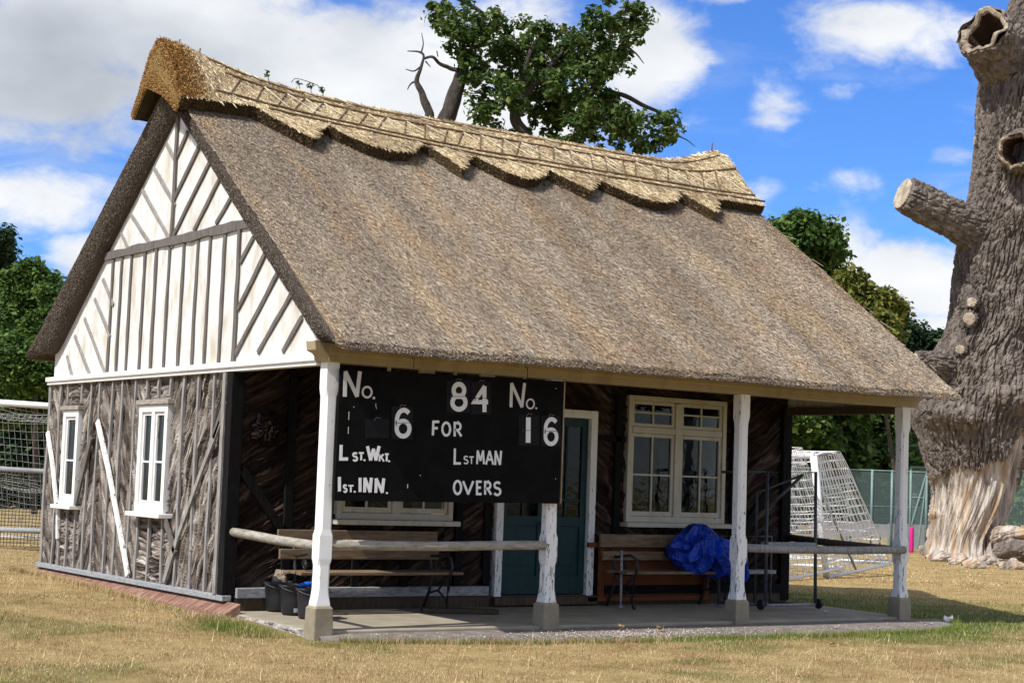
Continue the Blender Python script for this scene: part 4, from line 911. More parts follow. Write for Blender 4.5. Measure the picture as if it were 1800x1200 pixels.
# ---- trolley
t=thing('trolley','grey steel tube trolley ladder on small wheels at the right end of the veranda','trolley',(7.2,1.25,.075))
z=.075
def tb_(name,pts,r=.02,m='steel'): return MB().tube(pts,r,8).build(name,M[m],t,smooth=True)
tb_('front_frame',[(6.92,1.0,z+.06),(6.90,1.0,1.82),(7.76,1.0,1.84),(7.80,1.0,z+.06)],.022)
tb_('bottom_bar',[(6.92,1.0,z+.06),(7.80,1.0,z+.06)],.02,'sill_grey'); 
tb_('rear_frame',[(6.62,1.55,z+.03),(6.62,1.55,.98),(7.52,1.55,.98),(7.52,1.55,z+.03)],.018); tb_('rear_frame',[(7.2,1.5,z+.03),(7.20,1.5,1.55),(7.55,1.02,1.80)],.018)
tb_('side_bar',[(6.62,1.55,z+.05),(6.92,1.0,z+.06)],.016); tb_('side_bar',[(7.52,1.55,z+.05),(7.80,1.0,z+.06)],.016)
tb_('side_bar',[(6.62,1.55,1.80),(6.90,1.0,1.82)],.016)
tb_('brace',[(7.55,1.02,1.80),(7.15,1.25,1.35)],.02)
MB().box((6.93,.98,.88),(7.78,1.12,.93)).build('step_board',M['sill_grey'],t,bevel=.005); MB().box((6.60,1.42,.50),(7.50,1.60,.55)).build('step_board',M['sill_grey'],t,bevel=.005)
for x in (6.84,7.86):
    w_=MB(); prof=[(.0,-.02),(.045,-.02),(.062,-.018),(.068,0),(.062,.018),(.045,.02),(0,.02)]; vs=[];fs=[];k=20
    for (r,o) in prof:
        for j in range(k): a=2*math.pi*j/k; vs.append((x+o,1.0+r*math.cos(a),z+.07+r*math.sin(a)))
    for i in range(len(prof)-1):
        for j in range(k): fs.append((i*k+j,i*k+(j+1)%k,(i+1)*k+(j+1)%k,(i+1)*k+j))
    w_.add(vs,fs).build('wheel',M['plastic_black'],t,smooth=True)

# ================================================================== ground
def tarmac_y(x): return np.interp(x,[-.2,.3,1.2,2.4,3.6,5,6.4,7.6,8.4,8.9],[-.12,-.30,-.70,-.98,-1.05,-1.15,-1.18,-1.12,-.85,-.30])+.10*(fbm(x*1.7,x*0,4,3)-.5)
def greenness(x,y):
    n=fbm(x*1.1,y*1.1,61,4); n2=fbm(x*4,y*4,63,3)
    edge=tarmac_y(x)
    d=edge-y
    g=np.exp(-(np.clip(d,0,9)/.42)**2)*ss(1.6,4.5,x)*.95
    g=np.maximum(g,np.exp(-(d/.16)**2)*.55*(x>.2))
    far=ss(4.2,7,x)*np.exp(-(np.clip(d,0,9)/1.25)**2)*(d>-.9)
    g=np.maximum(g,far*1.35*ss(.28,.52,n+.1))
    g=g*(1-.9*ss(9.0,12,x)*ss(.2,1.2,y))*(1-.9*ss(3,6,y))*(1-ss(12,15,x))
    g=np.maximum(g,np.exp(-((x+.55)/.5)**2-((y-.75)/.75)**2)*.9)
    g=np.maximum(g,ss(8.1,8.5,x)*ss(13.5,10.5,x)*ss(-1.5,-.6,y)*ss(6.5,4.0,y)*.95)
    g=np.maximum(g,ss(.52,.68,n)*.55*ss(6,2,y)); g=np.maximum(g,.07)
    return np.clip(g*(.45+.9*n2),0,1)
gx=np.concatenate([[-600,-250,-120,-60,-35],np.arange(-22,34,.14),np.array([38,45,60,90,150,300,600])]); gy=np.concatenate([[-200,-80,-40,-22],np.arange(-14,26,.14),np.array([30,36,45,60,90,140,250,450,900])])
GX,GY=np.meshgrid(gx,gy,indexing='ij'); near=ss(60,30,np.hypot(GX-4,GY-4)); GZ=(.05*(fbm(GX*.35,GY*.35,71,4)-.5)+.012*(fbm(GX*2.5,GY*2.5,72,3)-.5))*near-.012-.010*near
def terr(x,y): return (.055*ss(-.5,1.5,y)+.10*ss(1.0,7.3,y))*ss(2.6,-.1,x)*ss(60,25,np.hypot(x,y))
def ground_z(x,y): n_=ss(60,30,np.hypot(x-4,y-4)); return (.05*(fbm(x*.35,y*.35,71,4)-.5)+.012*(fbm(x*2.5,y*2.5,72,3)-.5))*n_-.012-.010*n_+terr(x,y)
m,t,b=material('dry_ground',.95,.1); P=pos(t)
n=t.noise(P,1.6,6,.6); nf=t.noise(P,34,5,.7); nm=t.noise(t.map(P,(1,1,1)),7,5,.65)
dry=t.ramp(t.math('ADD',t.math('MULTIPLY',n,.45),t.math('ADD',t.math('MULTIPLY',nf,.35),t.math('MULTIPLY',nm,.25))),[(.36,(.20,.13,.054)),(.48,(.33,.23,.10)),(.60,(.46,.34,.155)),(.74,(.57,.44,.22))])
gr=t.new('ShaderNodeAttribute',attribute_name='green').outputs['Fac']
gcol=t.ramp(nf,[(.3,(.05,.085,.018)),(.7,(.14,.17,.045))])
t.put(b.inputs['Base Color'],t.mix(gr,dry,gcol)); bump(t,b,t.noise(P,45,5,.75),1.0,.03); M['ground']=m
GZ=GZ+terr(GX,GY)
gnd=fast_mesh('ground',np.stack([GX,GY,GZ],-1).reshape(-1,3),grid_faces(len(gx),len(gy)),M['ground'],attrs={'green':greenness(GX,GY).ravel()},smooth=True); gnd['kind']='structure'
# tarmac strip
xs=np.linspace(-.05,8.95,200); q=np.linspace(0,1,16); X,Q=np.meshgrid(xs,q,indexing='ij'); ye=tarmac_y(X)+.05*(fbm(X*6,X*0,9,3)-.5); Y=-.03+(ye+.03)*Q
Z=np.maximum(ground_z(X,Y)+.012,.028+.012*(fbm(X*1.5,Y*2,5,3)-.5)-.045*Q**2)
Z=np.where(Q>.97,ground_z(X,Y)-.02,Z)
tm=fast_mesh('tarmac_path',np.stack([X,Y,Z],-1).reshape(-1,3),grid_faces(200,16)[:,::-1],M['tarmac'],smooth=True); tm['kind']='structure'
# loose chippings on the path
g=np.random.default_rng(31); n=1500; cx=np.where(g.random(n)<.7,g.normal(3.6,.7,n),g.uniform(.4,8.4,n)); cx=np.clip(cx,.3,8.5); cy=tarmac_y(cx)*np.clip(g.normal(.72,.16,n),.1,.98); cz=np.interp(-cy,[0,1.1],[.034,.0])+.01; sz=g.uniform(.004,.015,n)
ov=np.array([(1,0,0),(0,1,0),(-1,0,0),(0,-1,0),(0,0,.7),(0,0,-.7)]); of=np.array([(0,1,4),(1,2,4),(2,3,4),(3,0,4),(1,0,5),(2,1,5),(3,2,5),(0,3,5)])
V=(np.stack([cx,cy,cz],-1)[:,None]+ov[None]*sz[:,None,None]*g.uniform(.6,1.3,(n,6,1))).reshape(-1,3); F=(of[None]+(np.arange(n)*6)[:,None,None]).reshape(-1,3)
M['chip']=islands('chippings',[(.15,.13,.12),(.3,.27,.24),(.5,.47,.42),(.25,.12,.08)],.9)
ch=fast_mesh('gravel',V,F,M['chip']); ch['kind']='stuff'; ch['label']='loose pale chippings scattered on the tarmac path'
# ---- grass: cropped dry blades, greener by the path and in the shade of the pavilion
def blades(n,seed,dmin,dmax,hmin,hmax,wd,green_tall=1.0,umin=-80,umax=1880):
    g=np.random.default_rng(seed); dep=1/np.sqrt(g.uniform(1/dmax**2,1/dmin**2,n)) if dmax/dmin>1.2 else g.uniform(dmin,dmax,n)
    dep=g.uniform(dmin,dmax,n)
    u=g.uniform(umin,umax,n); fw=np.array([-math.sin(YAW),math.cos(YAW)]); rt=np.array([fw[1],-fw[0]])
    xy=CAM_LOC[:2]+fw*dep[:,None]+rt*((u-900)/FPX*dep)[:,None]
    x,y=xy[:,0],xy[:,1]
    inb=((x>-.3)&(x<8.42)&(y>-.1)&(y<8.0))|((x>-.05)&(x<8.9)&(y>tarmac_y(x)+.03+.08*(g.random(n)-.5))&(y<.0))
    x=x[~inb];y=y[~inb];n=len(x); gr=greenness(x,y); z=ground_z(x,y)
    tuft=fbm(x*3.1,y*3.1,91,3); pat=ss(.25,.6,tuft)
    keep=g.random(n)<(.16+.84*pat); x,y,z,gr,tuft=x[keep],y[keep],z[keep],gr[keep],tuft[keep]; n=len(x)
    h=g.uniform(hmin,hmax,n)*(.55+.45*tuft)*(1+.5*gr*green_tall); h*=np.where(g.random(n)<.03,1.9,1)
    az_=g.uniform(0,2*np.pi,n); lean=g.uniform(.2,1.6,n)
    lean=np.where(gr>.35,lean*.55,lean); dx=np.cos(az_)*np.sin(lean);dy=np.sin(az_)*np.sin(lean);dz=np.maximum(np.cos(lean),.08)
    wz=g.uniform(0,np.pi,n); W=np.stack([np.cos(wz),np.sin(wz),0*wz],-1)*wd*g.uniform(.6,1.3,n)[:,None]
    P=np.stack([x,y,z-.004],-1); T=P+np.stack([dx,dy,dz],-1)*h[:,None]
    V=np.stack([P-W,P+W,T],1).reshape(-1,3)
    isg=(g.random(n)<gr*1.05).astype(float)*g.uniform(.6,1,n)
    return V,np.repeat(isg,3)
DRY=[(.20,.130,.056),(.375,.25,.118),(.52,.368,.188),(.66,.495,.29),(.86,.72,.47)]
M['blade']=islands('grass_blades',DRY,.9,patch=(.46,.62,(.62,.53,.47),.85),patch_scale=.9,attr='green',attr_cols=[(.07,.11,.018),(.13,.19,.035),(.22,.27,.06),(.36,.36,.11)],trans=.25)
Vb=[];Gb=[]
for args in ((330000,1,11.6,19.5,.012,.045,.0030),(170000,2,19,32,.02,.05,.0050),(90000,3,30,75,.03,.07,.012)):
    v,gq_=blades(*args); Vb.append(v);Gb.append(gq_)
# longer tufts along edges: plinth, post base, tarmac edge
g=np.random.default_rng(44); n=9000
tx=g.uniform(.1,8.9,n); ty=tarmac_y(tx)-np.abs(g.normal(0,.07,n))
px_=g.uniform(-.75,-.27,n//3); py_=g.uniform(.1,1.9,n//3)
qx=-.36-np.abs(g.normal(0,.08,n//3)); qy=g.uniform(1.5,8.2,n//3)
rx_=8.5+np.abs(g.normal(0,.3,n//3)); ry_=g.uniform(-.2,3,n//3)
x=np.concatenate([tx,px_,qx,rx_]); y=np.concatenate([ty,py_,qy,ry_]); n=len(x); z=ground_z(x,y); h=g.uniform(.03,.10,n); h[n-2*len(qx):n-len(rx_)]*=.8
a=g.uniform(0,6.28,n);le=g.uniform(.1,.8,n); wz=g.uniform(0,np.pi,n); W=np.stack([np.cos(wz),np.sin(wz),0*wz],-1)*.0032; P=np.stack([x,y,z],-1); T=P+np.stack([np.cos(a)*np.sin(le),np.sin(a)*np.sin(le),np.cos(le)],-1)*h[:,None]
Vb.append(np.stack([P-W,P+W,T],1).reshape(-1,3)); gg=np.clip(greenness(x,y)*1.1,0,1); gg=(g.random(n)<gg)*1.0; Gb.append(np.repeat(gg,3))
# long dead stalks lying about
n=5200; dep=g.uniform(11.6,22,n); u=g.uniform(-60,1860,n); fw_=np.array([-math.sin(YAW),math.cos(YAW)]); rt_=np.array([fw_[1],-fw_[0]]); xy=CAM_LOC[:2]+fw_*dep[:,None]+rt_*((u-900)/FPX*dep)[:,None]
x,y=xy[:,0],xy[:,1]; ok=~(((x>-.35)&(x<8.5)&(y>-.1))|((x>-.05)&(x<8.9)&(y>tarmac_y(x)))); x,y=x[ok],y[ok]; n=len(x); a=g.uniform(0,6.28,n); le=np.where(g.random(n)<.6,g.uniform(1.2,1.5,n),g.uniform(.2,.9,n)); wz=a+np.pi/2; W=np.stack([np.cos(wz),np.sin(wz),0*wz],-1)*.0028; P=np.stack([x,y,ground_z(x,y)+.008],-1); T=P+np.stack([np.cos(a)*np.sin(le),np.sin(a)*np.sin(le),np.cos(le)],-1)*g.uniform(.06,.17,n)[:,None]
Vb.append(np.stack([P-W,P+W,T],1).reshape(-1,3)); Gb.append(np.zeros(3*n))
Vb=np.concatenate(Vb);Gb=np.concatenate(Gb)
gr_=fast_mesh('grass',Vb,np.arange(len(Vb)).reshape(-1,3),M['blade'],attrs={'green':Gb}); gr_['kind']='stuff'; gr_['label']='short sunburnt grass, greener beside the path'
# ---- fallen leaves, litter
def leaf(name,c,s,label,cat,mat='dry_leaf',group=None,seed=1,curl=.5):
    g=random.Random(seed); n=7; vs=[];fs=[]; a0=g.uniform(0,6.28)
    for i in range(n):
        q=i/(n-1); w_=.38*math.sin(math.pi*min(max(q,.02),.98))**.7*s
        for k in (-1,0,1):
            lx=(q-.5)*s; ly=k*w_; lz=curl*s*(abs(k)*.35+ (q-.5)**2*1.1)+.006
            vs.append((c[0]+lx*math.cos(a0)-ly*math.sin(a0),c[1]+lx*math.sin(a0)+ly*math.cos(a0),c[2]+lz))
    for i in range(n-1):
        for k in range(2): fs.append((i*3+k,i*3+k+1,(i+1)*3+k+1,(i+1)*3+k))
    o=MB().add(vs,fs).build(name,M[mat]); return tag(o,label,cat,group)
p=hit(1092,1106,2,.035); leaf('fallen_leaf',p,.11,'curled yellow brown leaf on the tarmac beside the second veranda post','leaf',seed=3,curl=.8)
p=hit(1160,1107,2,.035); leaf('fallen_leaf',p,.09,'ragged dark brown leaf on the tarmac in front of the right bench','leaf',seed=7,curl=.9)
p=hit(132,1075,2,.0); leaf('fallen_leaf',p,.12,'pale brown leaf on the dry grass beside the brick plinth','leaf',seed=4)
p=hit(85,1071,2,.0); leaf('fallen_leaf',p,.11,'brown leaf lying on the dry grass left of the gable wall','leaf',seed=5)
p=hit(284,1074,2,.0); leaf('fallen_leaf',p,.09,'small reddish leaf on the grass near the corner of the plinth','leaf',seed=9,mat='rust',curl=.6)
p=hit(1462,1133,2,.0); leaf('fallen_leaf',p,.09,'brown curled leaf on the green grass in front of the path','leaf',seed=6)
p=hit(1667,1094,2,.0); leaf('paper_litter',p,.15,'crumpled white paper litter on the green grass by the right post','litter','paper',seed=12,curl=1.0)
p=hit(1453,1076,2,.075); leaf('paper_litter',p,.07,'tiny white scrap on the veranda floor beside the trolley','litter','paper',seed=13)
# ================================================================== goals
def net_lines(mb,quad,nu,nv,r,sag=0,seed=0,k=3,drop=.0):
    a,b,c,d=[np.array(q,float) for q in quad]; g=random.Random(seed)
    ph=g.uniform(0,9)
    nrm=unit(np.cross(b-a,d-a))
    def pt(u,v):
        p=(a*(1-u)+b*u)*(1-v)+(d*(1-u)+c*u)*v
        return p-np.array([0,0,sag])*math.sin(math.pi*u)*math.sin(math.pi*v)+nrm*.05*math.sin(u*9+ph)*math.sin(v*7+ph)*(1 if sag else .4)
    ns=24
    for i in range(nu+1): mb.tube([pt(i/nu,j/ns) for j in range(ns+1)],r,k,0,False)
    for j in range(nv+1): mb.tube([pt(i/ns,j/nv) for i in range(ns+1)],r,k,0,False)
def add(a,b,s=1): return np.array(a)+np.array(b)*s
# right-hand goal beyond the veranda: mouth runs away behind the building, side panel faces us
A=hit(1453,1014,2,0.0); Bk=at(1566,990,np.dot(A-CAM_LOC,CR@np.array([0,0,-1.]))*1.06); Bk[2]=max(Bk[2],0.02)
sd=unit((Bk-A)*np.array([1,1,0])); mo=np.array([-sd[1],sd[0],0.]); tl=at(1430,801,np.dot(A-CAM_LOC,CR@np.array([0,0,-1.]))); H=2.42
topA=np.array([tl[0],tl[1],tl[2]]); bt=at(1476,794,np.dot(A-CAM_LOC,CR@np.array([0,0,-1.]))*1.02)
t=thing('football_goal','white leaning football goal with white net on the grass beyond the right veranda end','goal',tuple(map(float,A)))
Wg=3.6; off=mo*Wg
f=MB(); f.tube([A,topA],.066,10); f.tube([topA,topA+off],.06,10); f.tube([A+off,topA+off],.055,10); f.build('goal_frame',M['goal_white'],t,smooth=True)
f=MB(); f.tube([A,Bk],.035,8); f.tube([A+off,Bk+off],.035,8); f.tube([Bk,Bk+off],.035,8); f.build('ground_bar',M['goal_white'],t,smooth=True)
for a_,b_ in ((topA,bt),(topA+off,bt+off),(add(topA,(A-topA),.2),add(A,(Bk-A),.45))): MB().tube([a_,b_],.022,8).build('net_support',M['goal_grey'],t,smooth=True)
nb=MB(); net_lines(nb,(A,Bk,bt,topA),13,15,.0135,.0,1); net_lines(nb,(topA,topA+off,bt+off,bt),22,4,.011,.12,2); net_lines(nb,(Bk,Bk+off,bt+off,bt),20,13,.011,.1,3)
nb.build('goal_net',M['net_white'],t)
# its twin parked just in front, mostly hidden by the corner of the building
d1=hit(1383,1018,2,0.)-A; d1[2]=0
t2=thing('football_goal','second white football goal parked half hidden by the corner of the building','goal',tuple(map(float,A+d1)))
f=MB(); q=A+d1; tq=topA+d1; f.tube([q,tq],.055,10); f.tube([tq,tq+off],.055,10); f.tube([q+off,tq+off],.055,10); f.build('goal_frame',M['goal_white'],t2,smooth=True)
f=MB(); e_=q+(Bk-A)*.8; f.tube([q,e_],.03,8); f.tube([e_,e_+off],.03,8); f.build('ground_bar',M['goal_white'],t2,smooth=True)
nb=MB(); b2=bt+d1; net_lines(nb,(q,e_,b2,tq),14,16,.007,0,5); net_lines(nb,(e_,e_+off,b2+off,b2),22,16,.007,.1,6); nb.build('goal_net',M['net_white'],t2)
# left goal behind the gable wall
dl=33.0
cL=at(-60,703,dl); cR=at(210,722,dl); gl=[np.array([c[0],c[1],0.]) for c in (cL,cR)]
back=unit(np.array([-(cR-cL)[1],(cR-cL)[0],0])); back=back if back[1]>0 else -back
t=thing('football_goal','full-size white football goal with a thin net behind the left end of the pavilion','goal',tuple(map(float,gl[0])))
f=MB(); f.tube([cL,cR],.062,12); f.tube([gl[0],cL],.06,10); f.tube([gl[1],cR],.06,10); f.build('goal_frame',M['goal_white'],t,smooth=True)
b0=gl[0]+back*2.0+np.array([0,0,.05]); b1=gl[1]+back*2.0+np.array([0,0,.05])
nb=MB(); u0=cL+back*.9-np.array([0,0,.25]);u1=cR+back*.9-np.array([0,0,.05]); net_lines(nb,(cL,cR,u1,u0),26,7,.0045,.25,7); net_lines(nb,(u0,u1,b1,b0),26,18,.0045,.2,8); nb.build('goal_net',M['net_thin'],t)
f=MB(); f.tube([b0,b1],.03,8); f.tube([gl[0],b0],.03,8); f.tube([gl[1],b1],.03,8); f.build('ground_bar',M['goal_white'],t,smooth=True)
dl=31.0; cL=at(-60,820,dl); cR=at(205,836,dl); bL=at(-60,913,dl); bR=at(205,926,dl)
zoff=0; gL=np.array([cL[0],cL[1],0.]); gR=np.array([cR[0],cR[1],0.])
t=thing('small_goal','low grey football goal with a dark square net in front of the big left goal','goal',tuple(map(float,gL)))
f=MB(); f.tube([cL,cR],.05,10); f.tube([gL,cL],.045,10); f.tube([gR,cR],.045,10); f.build('goal_frame',M['goal_grey'],t,smooth=True)
bL=cL*1; bL[2]=.34; bR=cR*1; bR[2]=.34; f=MB(); f.tube([bL,bR],.05,10); f.build('lower_bar',M['sill_grey'],t,smooth=True)
nb=MB(); net_lines(nb,(add(cL,back,.06),add(cR,back,.06),add(gR,back,.06)+np.array([0,0,.04]),add(gL,back,.06)+np.array([0,0,.04])),44,22,.007,0,9); nb.build('front_net',M['net_dark'],t)
nb=MB(); net_lines(nb,(cL,cR,add(cR,back,1.0)-np.array([0,0,.35]),add(cL,back,1.0)-np.array([0,0,.35])),40,10,.005,.2,10); nb.build('roof_net',M['net_thin'],t)
# ================================================================== tennis-court fence
Z0=np.array([0,0,1.])
def fence_run(us,dep,ztop,label,name='mesh_fence'):
    pts=[]
    for u,d_ in zip(us,dep):
        p=at(u,905,d_); p[2]=0; pts.append(p)
    t=thing(name,label,'fence',tuple(map(float,pts[0])))
    for a,b in zip(pts[:-1],pts[1:]): MB().add([a+Z0*.02,b+Z0*.02,b+Z0*ztop,a+Z0*ztop],[(0,1,2,3)]).build('mesh_panel',M['chain'],t)
    for p in pts: MB().tube([p,p+Z0*(ztop+.03)],.035,8).build('fence_post',M['fence_post'],t,smooth=True)
    MB().tube([p+Z0*ztop for p in pts],.025,6).tube([p+Z0*(ztop-1.0) for p in pts],.012,6).build('top_wire',M['fence_post'],t)
    return t,pts
t,pts=fence_run([1330,1390,1440,1490,1532,1567,1600,1628],[47,47,47,47,47,47,47,47],2.22,'tall green chain-link court fence behind the white goal')
MB().tube([pts[-1]+Z0*2.2,pts[-2]+Z0*.6],.03,8).tube([pts[-2]+Z0*1.5,pts[-1]+Z0*1.5],.02,8).tube([pts[-1]+Z0*2.1,(pts[-1]+pts[-2])/2+Z0*.1],.025,8).build('corner_brace',M['fence_post'],t)
a=hit(1420,925,2,0);
bw=MB(); P0=at(1560,930,50);P0[2]=0;P1=at(1665,930,50);P1[2]=0; bw.bar(P0+Z0*.35,P1+Z0*.35,.7,.06,(P1-P0)[[1,0,2]]*np.array([1,-1,0])); 
tag(bw.build('low_board',M['goal_grey']),'low dark grey kick board behind the pink post','board')
fence_run([1600,1660,1760,1830,1900],[62,62,62,62,62],2.6,'dark distant mesh fence running behind the dead oak')
p=at(1602,955,46); p[2]=0
tag(MB().lathe(p,[(0,0),(.062,0),(.066,.04),(.066,.66),(.055,.69),(.03,.70),(0,.70)],16).build('post_pad',M['pink'],smooth=True),'short bright pink padded post on the grass left of the dead oak','post')
# goal stack / grey tables behind the goal
p=at(1430,925,40); p[2]=0; q=at(1560,925,40); q[2]=0
tb=MB(); tb.bar(p+Z0*.55,q+Z0*.55,.5,.3,(0,0,1)); 
for s_ in (.1,.5,.9): tb.tube([add(p,q-p,s_),add(p,q-p,s_)+Z0*.55],.03,6)
tag(tb.build('court_bench',M['goal_grey']),'low grey bench by the court fence seen through the goal net','bench')

# ================================================================== dead oak
DT=44.0; PXM=FPX/DT
def tp(u,v,dd=0): return at(u,v,DT+dd)
PROF=[(1000,1634,1764),(985,1638,1758),(960,1640,1748),(940,1640,1752),(900,1642,1770),(870,1645,1778),(830,1640,1785),(800,1632,1790),(770,1626,1794),(740,1621,1799),(700,1624,1806),(660,1634,1812),(640,1642,1815),(620,1652,1816),(590,1668,1820),(560,1678,1824),(500,1684,1832),(450,1690,1840),(400,1700,1848),(350,1712,1856),(300,1720,1866),(250,1727,1876),(200,1728,1886),(160,1732,1896),(120,1740,1908),(80,1758,1925),(40,1776,1945),(0,1790,1965),(-60,1810,1990),(-140,1835,2010)]
vv=np.array([p[0] for p in PROF][::-1],float); ul=np.array([p[1] for p in PROF][::-1],float); ur=np.array([p[2] for p in PROF][::-1],float)
nr,na=640,300; vs_=np.linspace(1000,-140,nr); UL=np.interp(vs_,vv,ul);UR=np.interp(vs_,vv,ur)
k_=np.ones(9)/9; pad=lambda a:np.convolve(np.pad(a,4,mode='edge'),k_,'valid'); UL=pad(UL);UR=pad(UR)
cen=np.array([tp((a+b)/2,v) for a,b,v in zip(UL,UR,vs_)]); rad=(UR-UL)/2/PXM
base_z=cen[0,2]
rt=CR@np.array([1,0,0]); rt=unit(rt*np.array([1,1,0])); fw=np.array([-rt[1],rt[0],0.])
ang=np.linspace(0,2*np.pi,na,endpoint=False); Am,Im=np.meshgrid(ang,np.arange(nr),indexing='ij')
Rm=rad[Im]; Hm=(cen[:,2]-base_z)[Im]; arcl=Am*1.25
# burls and knots: (u,v,radius px,height m)
front=-np.sin(Am); ucoord=((UL+UR)/2)[Im]+np.cos(Am)*Rm*PXM; vcoord=vs_[Im]
dis=np.zeros_like(Rm)
for (u,v,r,h) in ((1650,728,34,.34),(1682,742,26,.24),(1752,708,30,.26),(1768,680,26,.20),(1720,700,26,.14),(1735,655,26,.10),(1700,610,18,.10),(1675,640,26,.14),(1780,560,40,.16),(1760,390,36,.2),(1785,470,30,.12),(1640,905,10,.25),(1735,600,30,.1)):
    rr_=np.hypot(ucoord-u,vcoord-v)/r; g_=np.exp(-rr_**2*1.1)*(front>-.25); ring=np.exp(-((rr_-.95)/.18)**2)*.25*(front>-.1)
    dis+=h*(g_-ring*.5+.12*np.exp(-(rr_/.35)**2))
dis=dis-.0
barkn=fbm(arcl*13+.6*fbm(arcl*2,Hm*1.2,5,3),Hm*1.9,101,4); ridge=1-np.abs(2*barkn-1)*2
rid2=1-np.abs(2*fbm(arcl*15+.5*fbm(arcl*3,Hm*3,15,2),Hm*3.0,111,3)-1)*2
bare_line=np.interp(ucoord,[1640,1665,1690,1715,1735,1752,1768,1785,1800],[842,825,820,822,812,786,758,768,830])+44*(fbm(ucoord*.075,vcoord*.02,121,4)-.5)
right_edge=np.interp(vcoord,[750,800,850,900,950,1000],[1792,1782,1780,1778,1775,1785])+8*(fbm(vcoord*.04,vcoord*0,131,3)-.5)
bare=(vcoord>bare_line)&(ucoord<right_edge)&(front>-.35)
lump=.12*(fbm(arcl*1.2,Hm*.6,141,3)-.5)*Rm
wx_=.9*fbm(arcl*2.0,Hm*1.1,211,3); wy_=.6*fbm(arcl*2.0,Hm*1.1,221,3); c1_=cracks(arcl*7.5+wx_*3,Hm*1.15+wy_*1.6+arcl*.4,231); c2_=cracks(arcl*17+wx_*4,Hm*4.2+wy_*3,241); dbark=.080*ss(.02,.30,c1_)+.036*ss(.02,.35,c2_)+.03*np.clip(ridge,0,1)+.022*fbm(arcl*34,Hm*18,151,3)
flow=Am*1.2-Hm*.22; dwood=-.04+.10*(1-np.abs(2*fbm(flow*5,Hm*.35,161,3)-1)*2)+.05*(fbm(flow*22,Hm*.9,171,3)-.5)
root=.16*ss(.9,.0,Hm)*(1+1.6*(fbm(Am*2.2,Hm*.2,181,2)-.4)); 
tot_=np.where(bare,dwood,dbark)+dis*np.where(bare,.3,1)+lump+root
Rf=Rm*np.where(np.abs(np.sin(Am))>0,1,1)+tot_
V=cen[Im]+rt*(np.cos(Am)*Rf)[...,None]-fw*(-np.sin(Am)*Rf)[...,None]*1.0
F=grid_faces(na,nr,0,True); fi=F; barev=bare.reshape(-1); fm=(barev[fi].sum(1)>=2).astype(int)
m,t,b=material('oak_bark',.95,.1); P=pos(t); n=t.noise(t.map(P,(3,3,1.2)),2,7,.65); c=t.ramp(n,[(.3,(.085,.068,.056)),(.5,(.172,.142,.12)),(.7,(.30,.255,.22))]); pn=t.noise(P,.7,4); c=t.mix(t.math('MULTIPLY',t.step(pn,.45,.7),.5),c,t.mix(1.0,c,(.72,.72,.76),'MULTIPLY')); t.put(b.inputs['Base Color'],c); bump(t,b,t.noise(t.map(P,(9,9,4)),2,6,.7),1,.05); M['oak_bark']=m
m,t,b=material('bare_oak_wood',.8,.2); P=pos(t); n=t.noise(t.map(P,(5,5,.5),(0.0,.22,0)),1.4,7,.6,.4); c=t.ramp(n,[(.30,(.10,.08,.068)),(.42,(.26,.215,.18)),(.54,(.44,.385,.33)),(.68,(.62,.57,.51))]); o_=t.step(t.noise(t.map(P,(3.0,3.0,.35),(0,.25,0)),1.1,4,.6),.50,.60); c=t.mix(t.math('MULTIPLY',o_,.45),c,(.46,.28,.12)); t.put(b.inputs['Base Color'],c); bump(t,b,t.noise(t.map(P,(16,16,1.2),(0,.22,0)),1.5,6,.65),.8,.03); M['oak_wood']=m
M['cut_wood']=noisy('sawn_wood',(.20,.16,.11),(.42,.35,.26),5,.8,(1,1,1),.4,.01,(.66,.6,.5)); M['rim_wood']=noisy('weathered_rim',(.16,.12,.085),(.36,.29,.21),6,.9,(1,1,1),.8,.03,(.52,.45,.35)); M['rot']=noisy('rotten_heart',(.02,.013,.01),(.10,.05,.025),3,.95,(1,1,1),.8,.05)
oak=thing('dead_oak','massive dead oak trunk with sawn limb stubs and a stripped pale base','tree',tuple(map(float,(cen[0][0],cen[0][1],0))))
fast_mesh('trunk',V.reshape(-1,3),F,[M['oak_bark'],M['oak_wood']],oak,mi=fm)
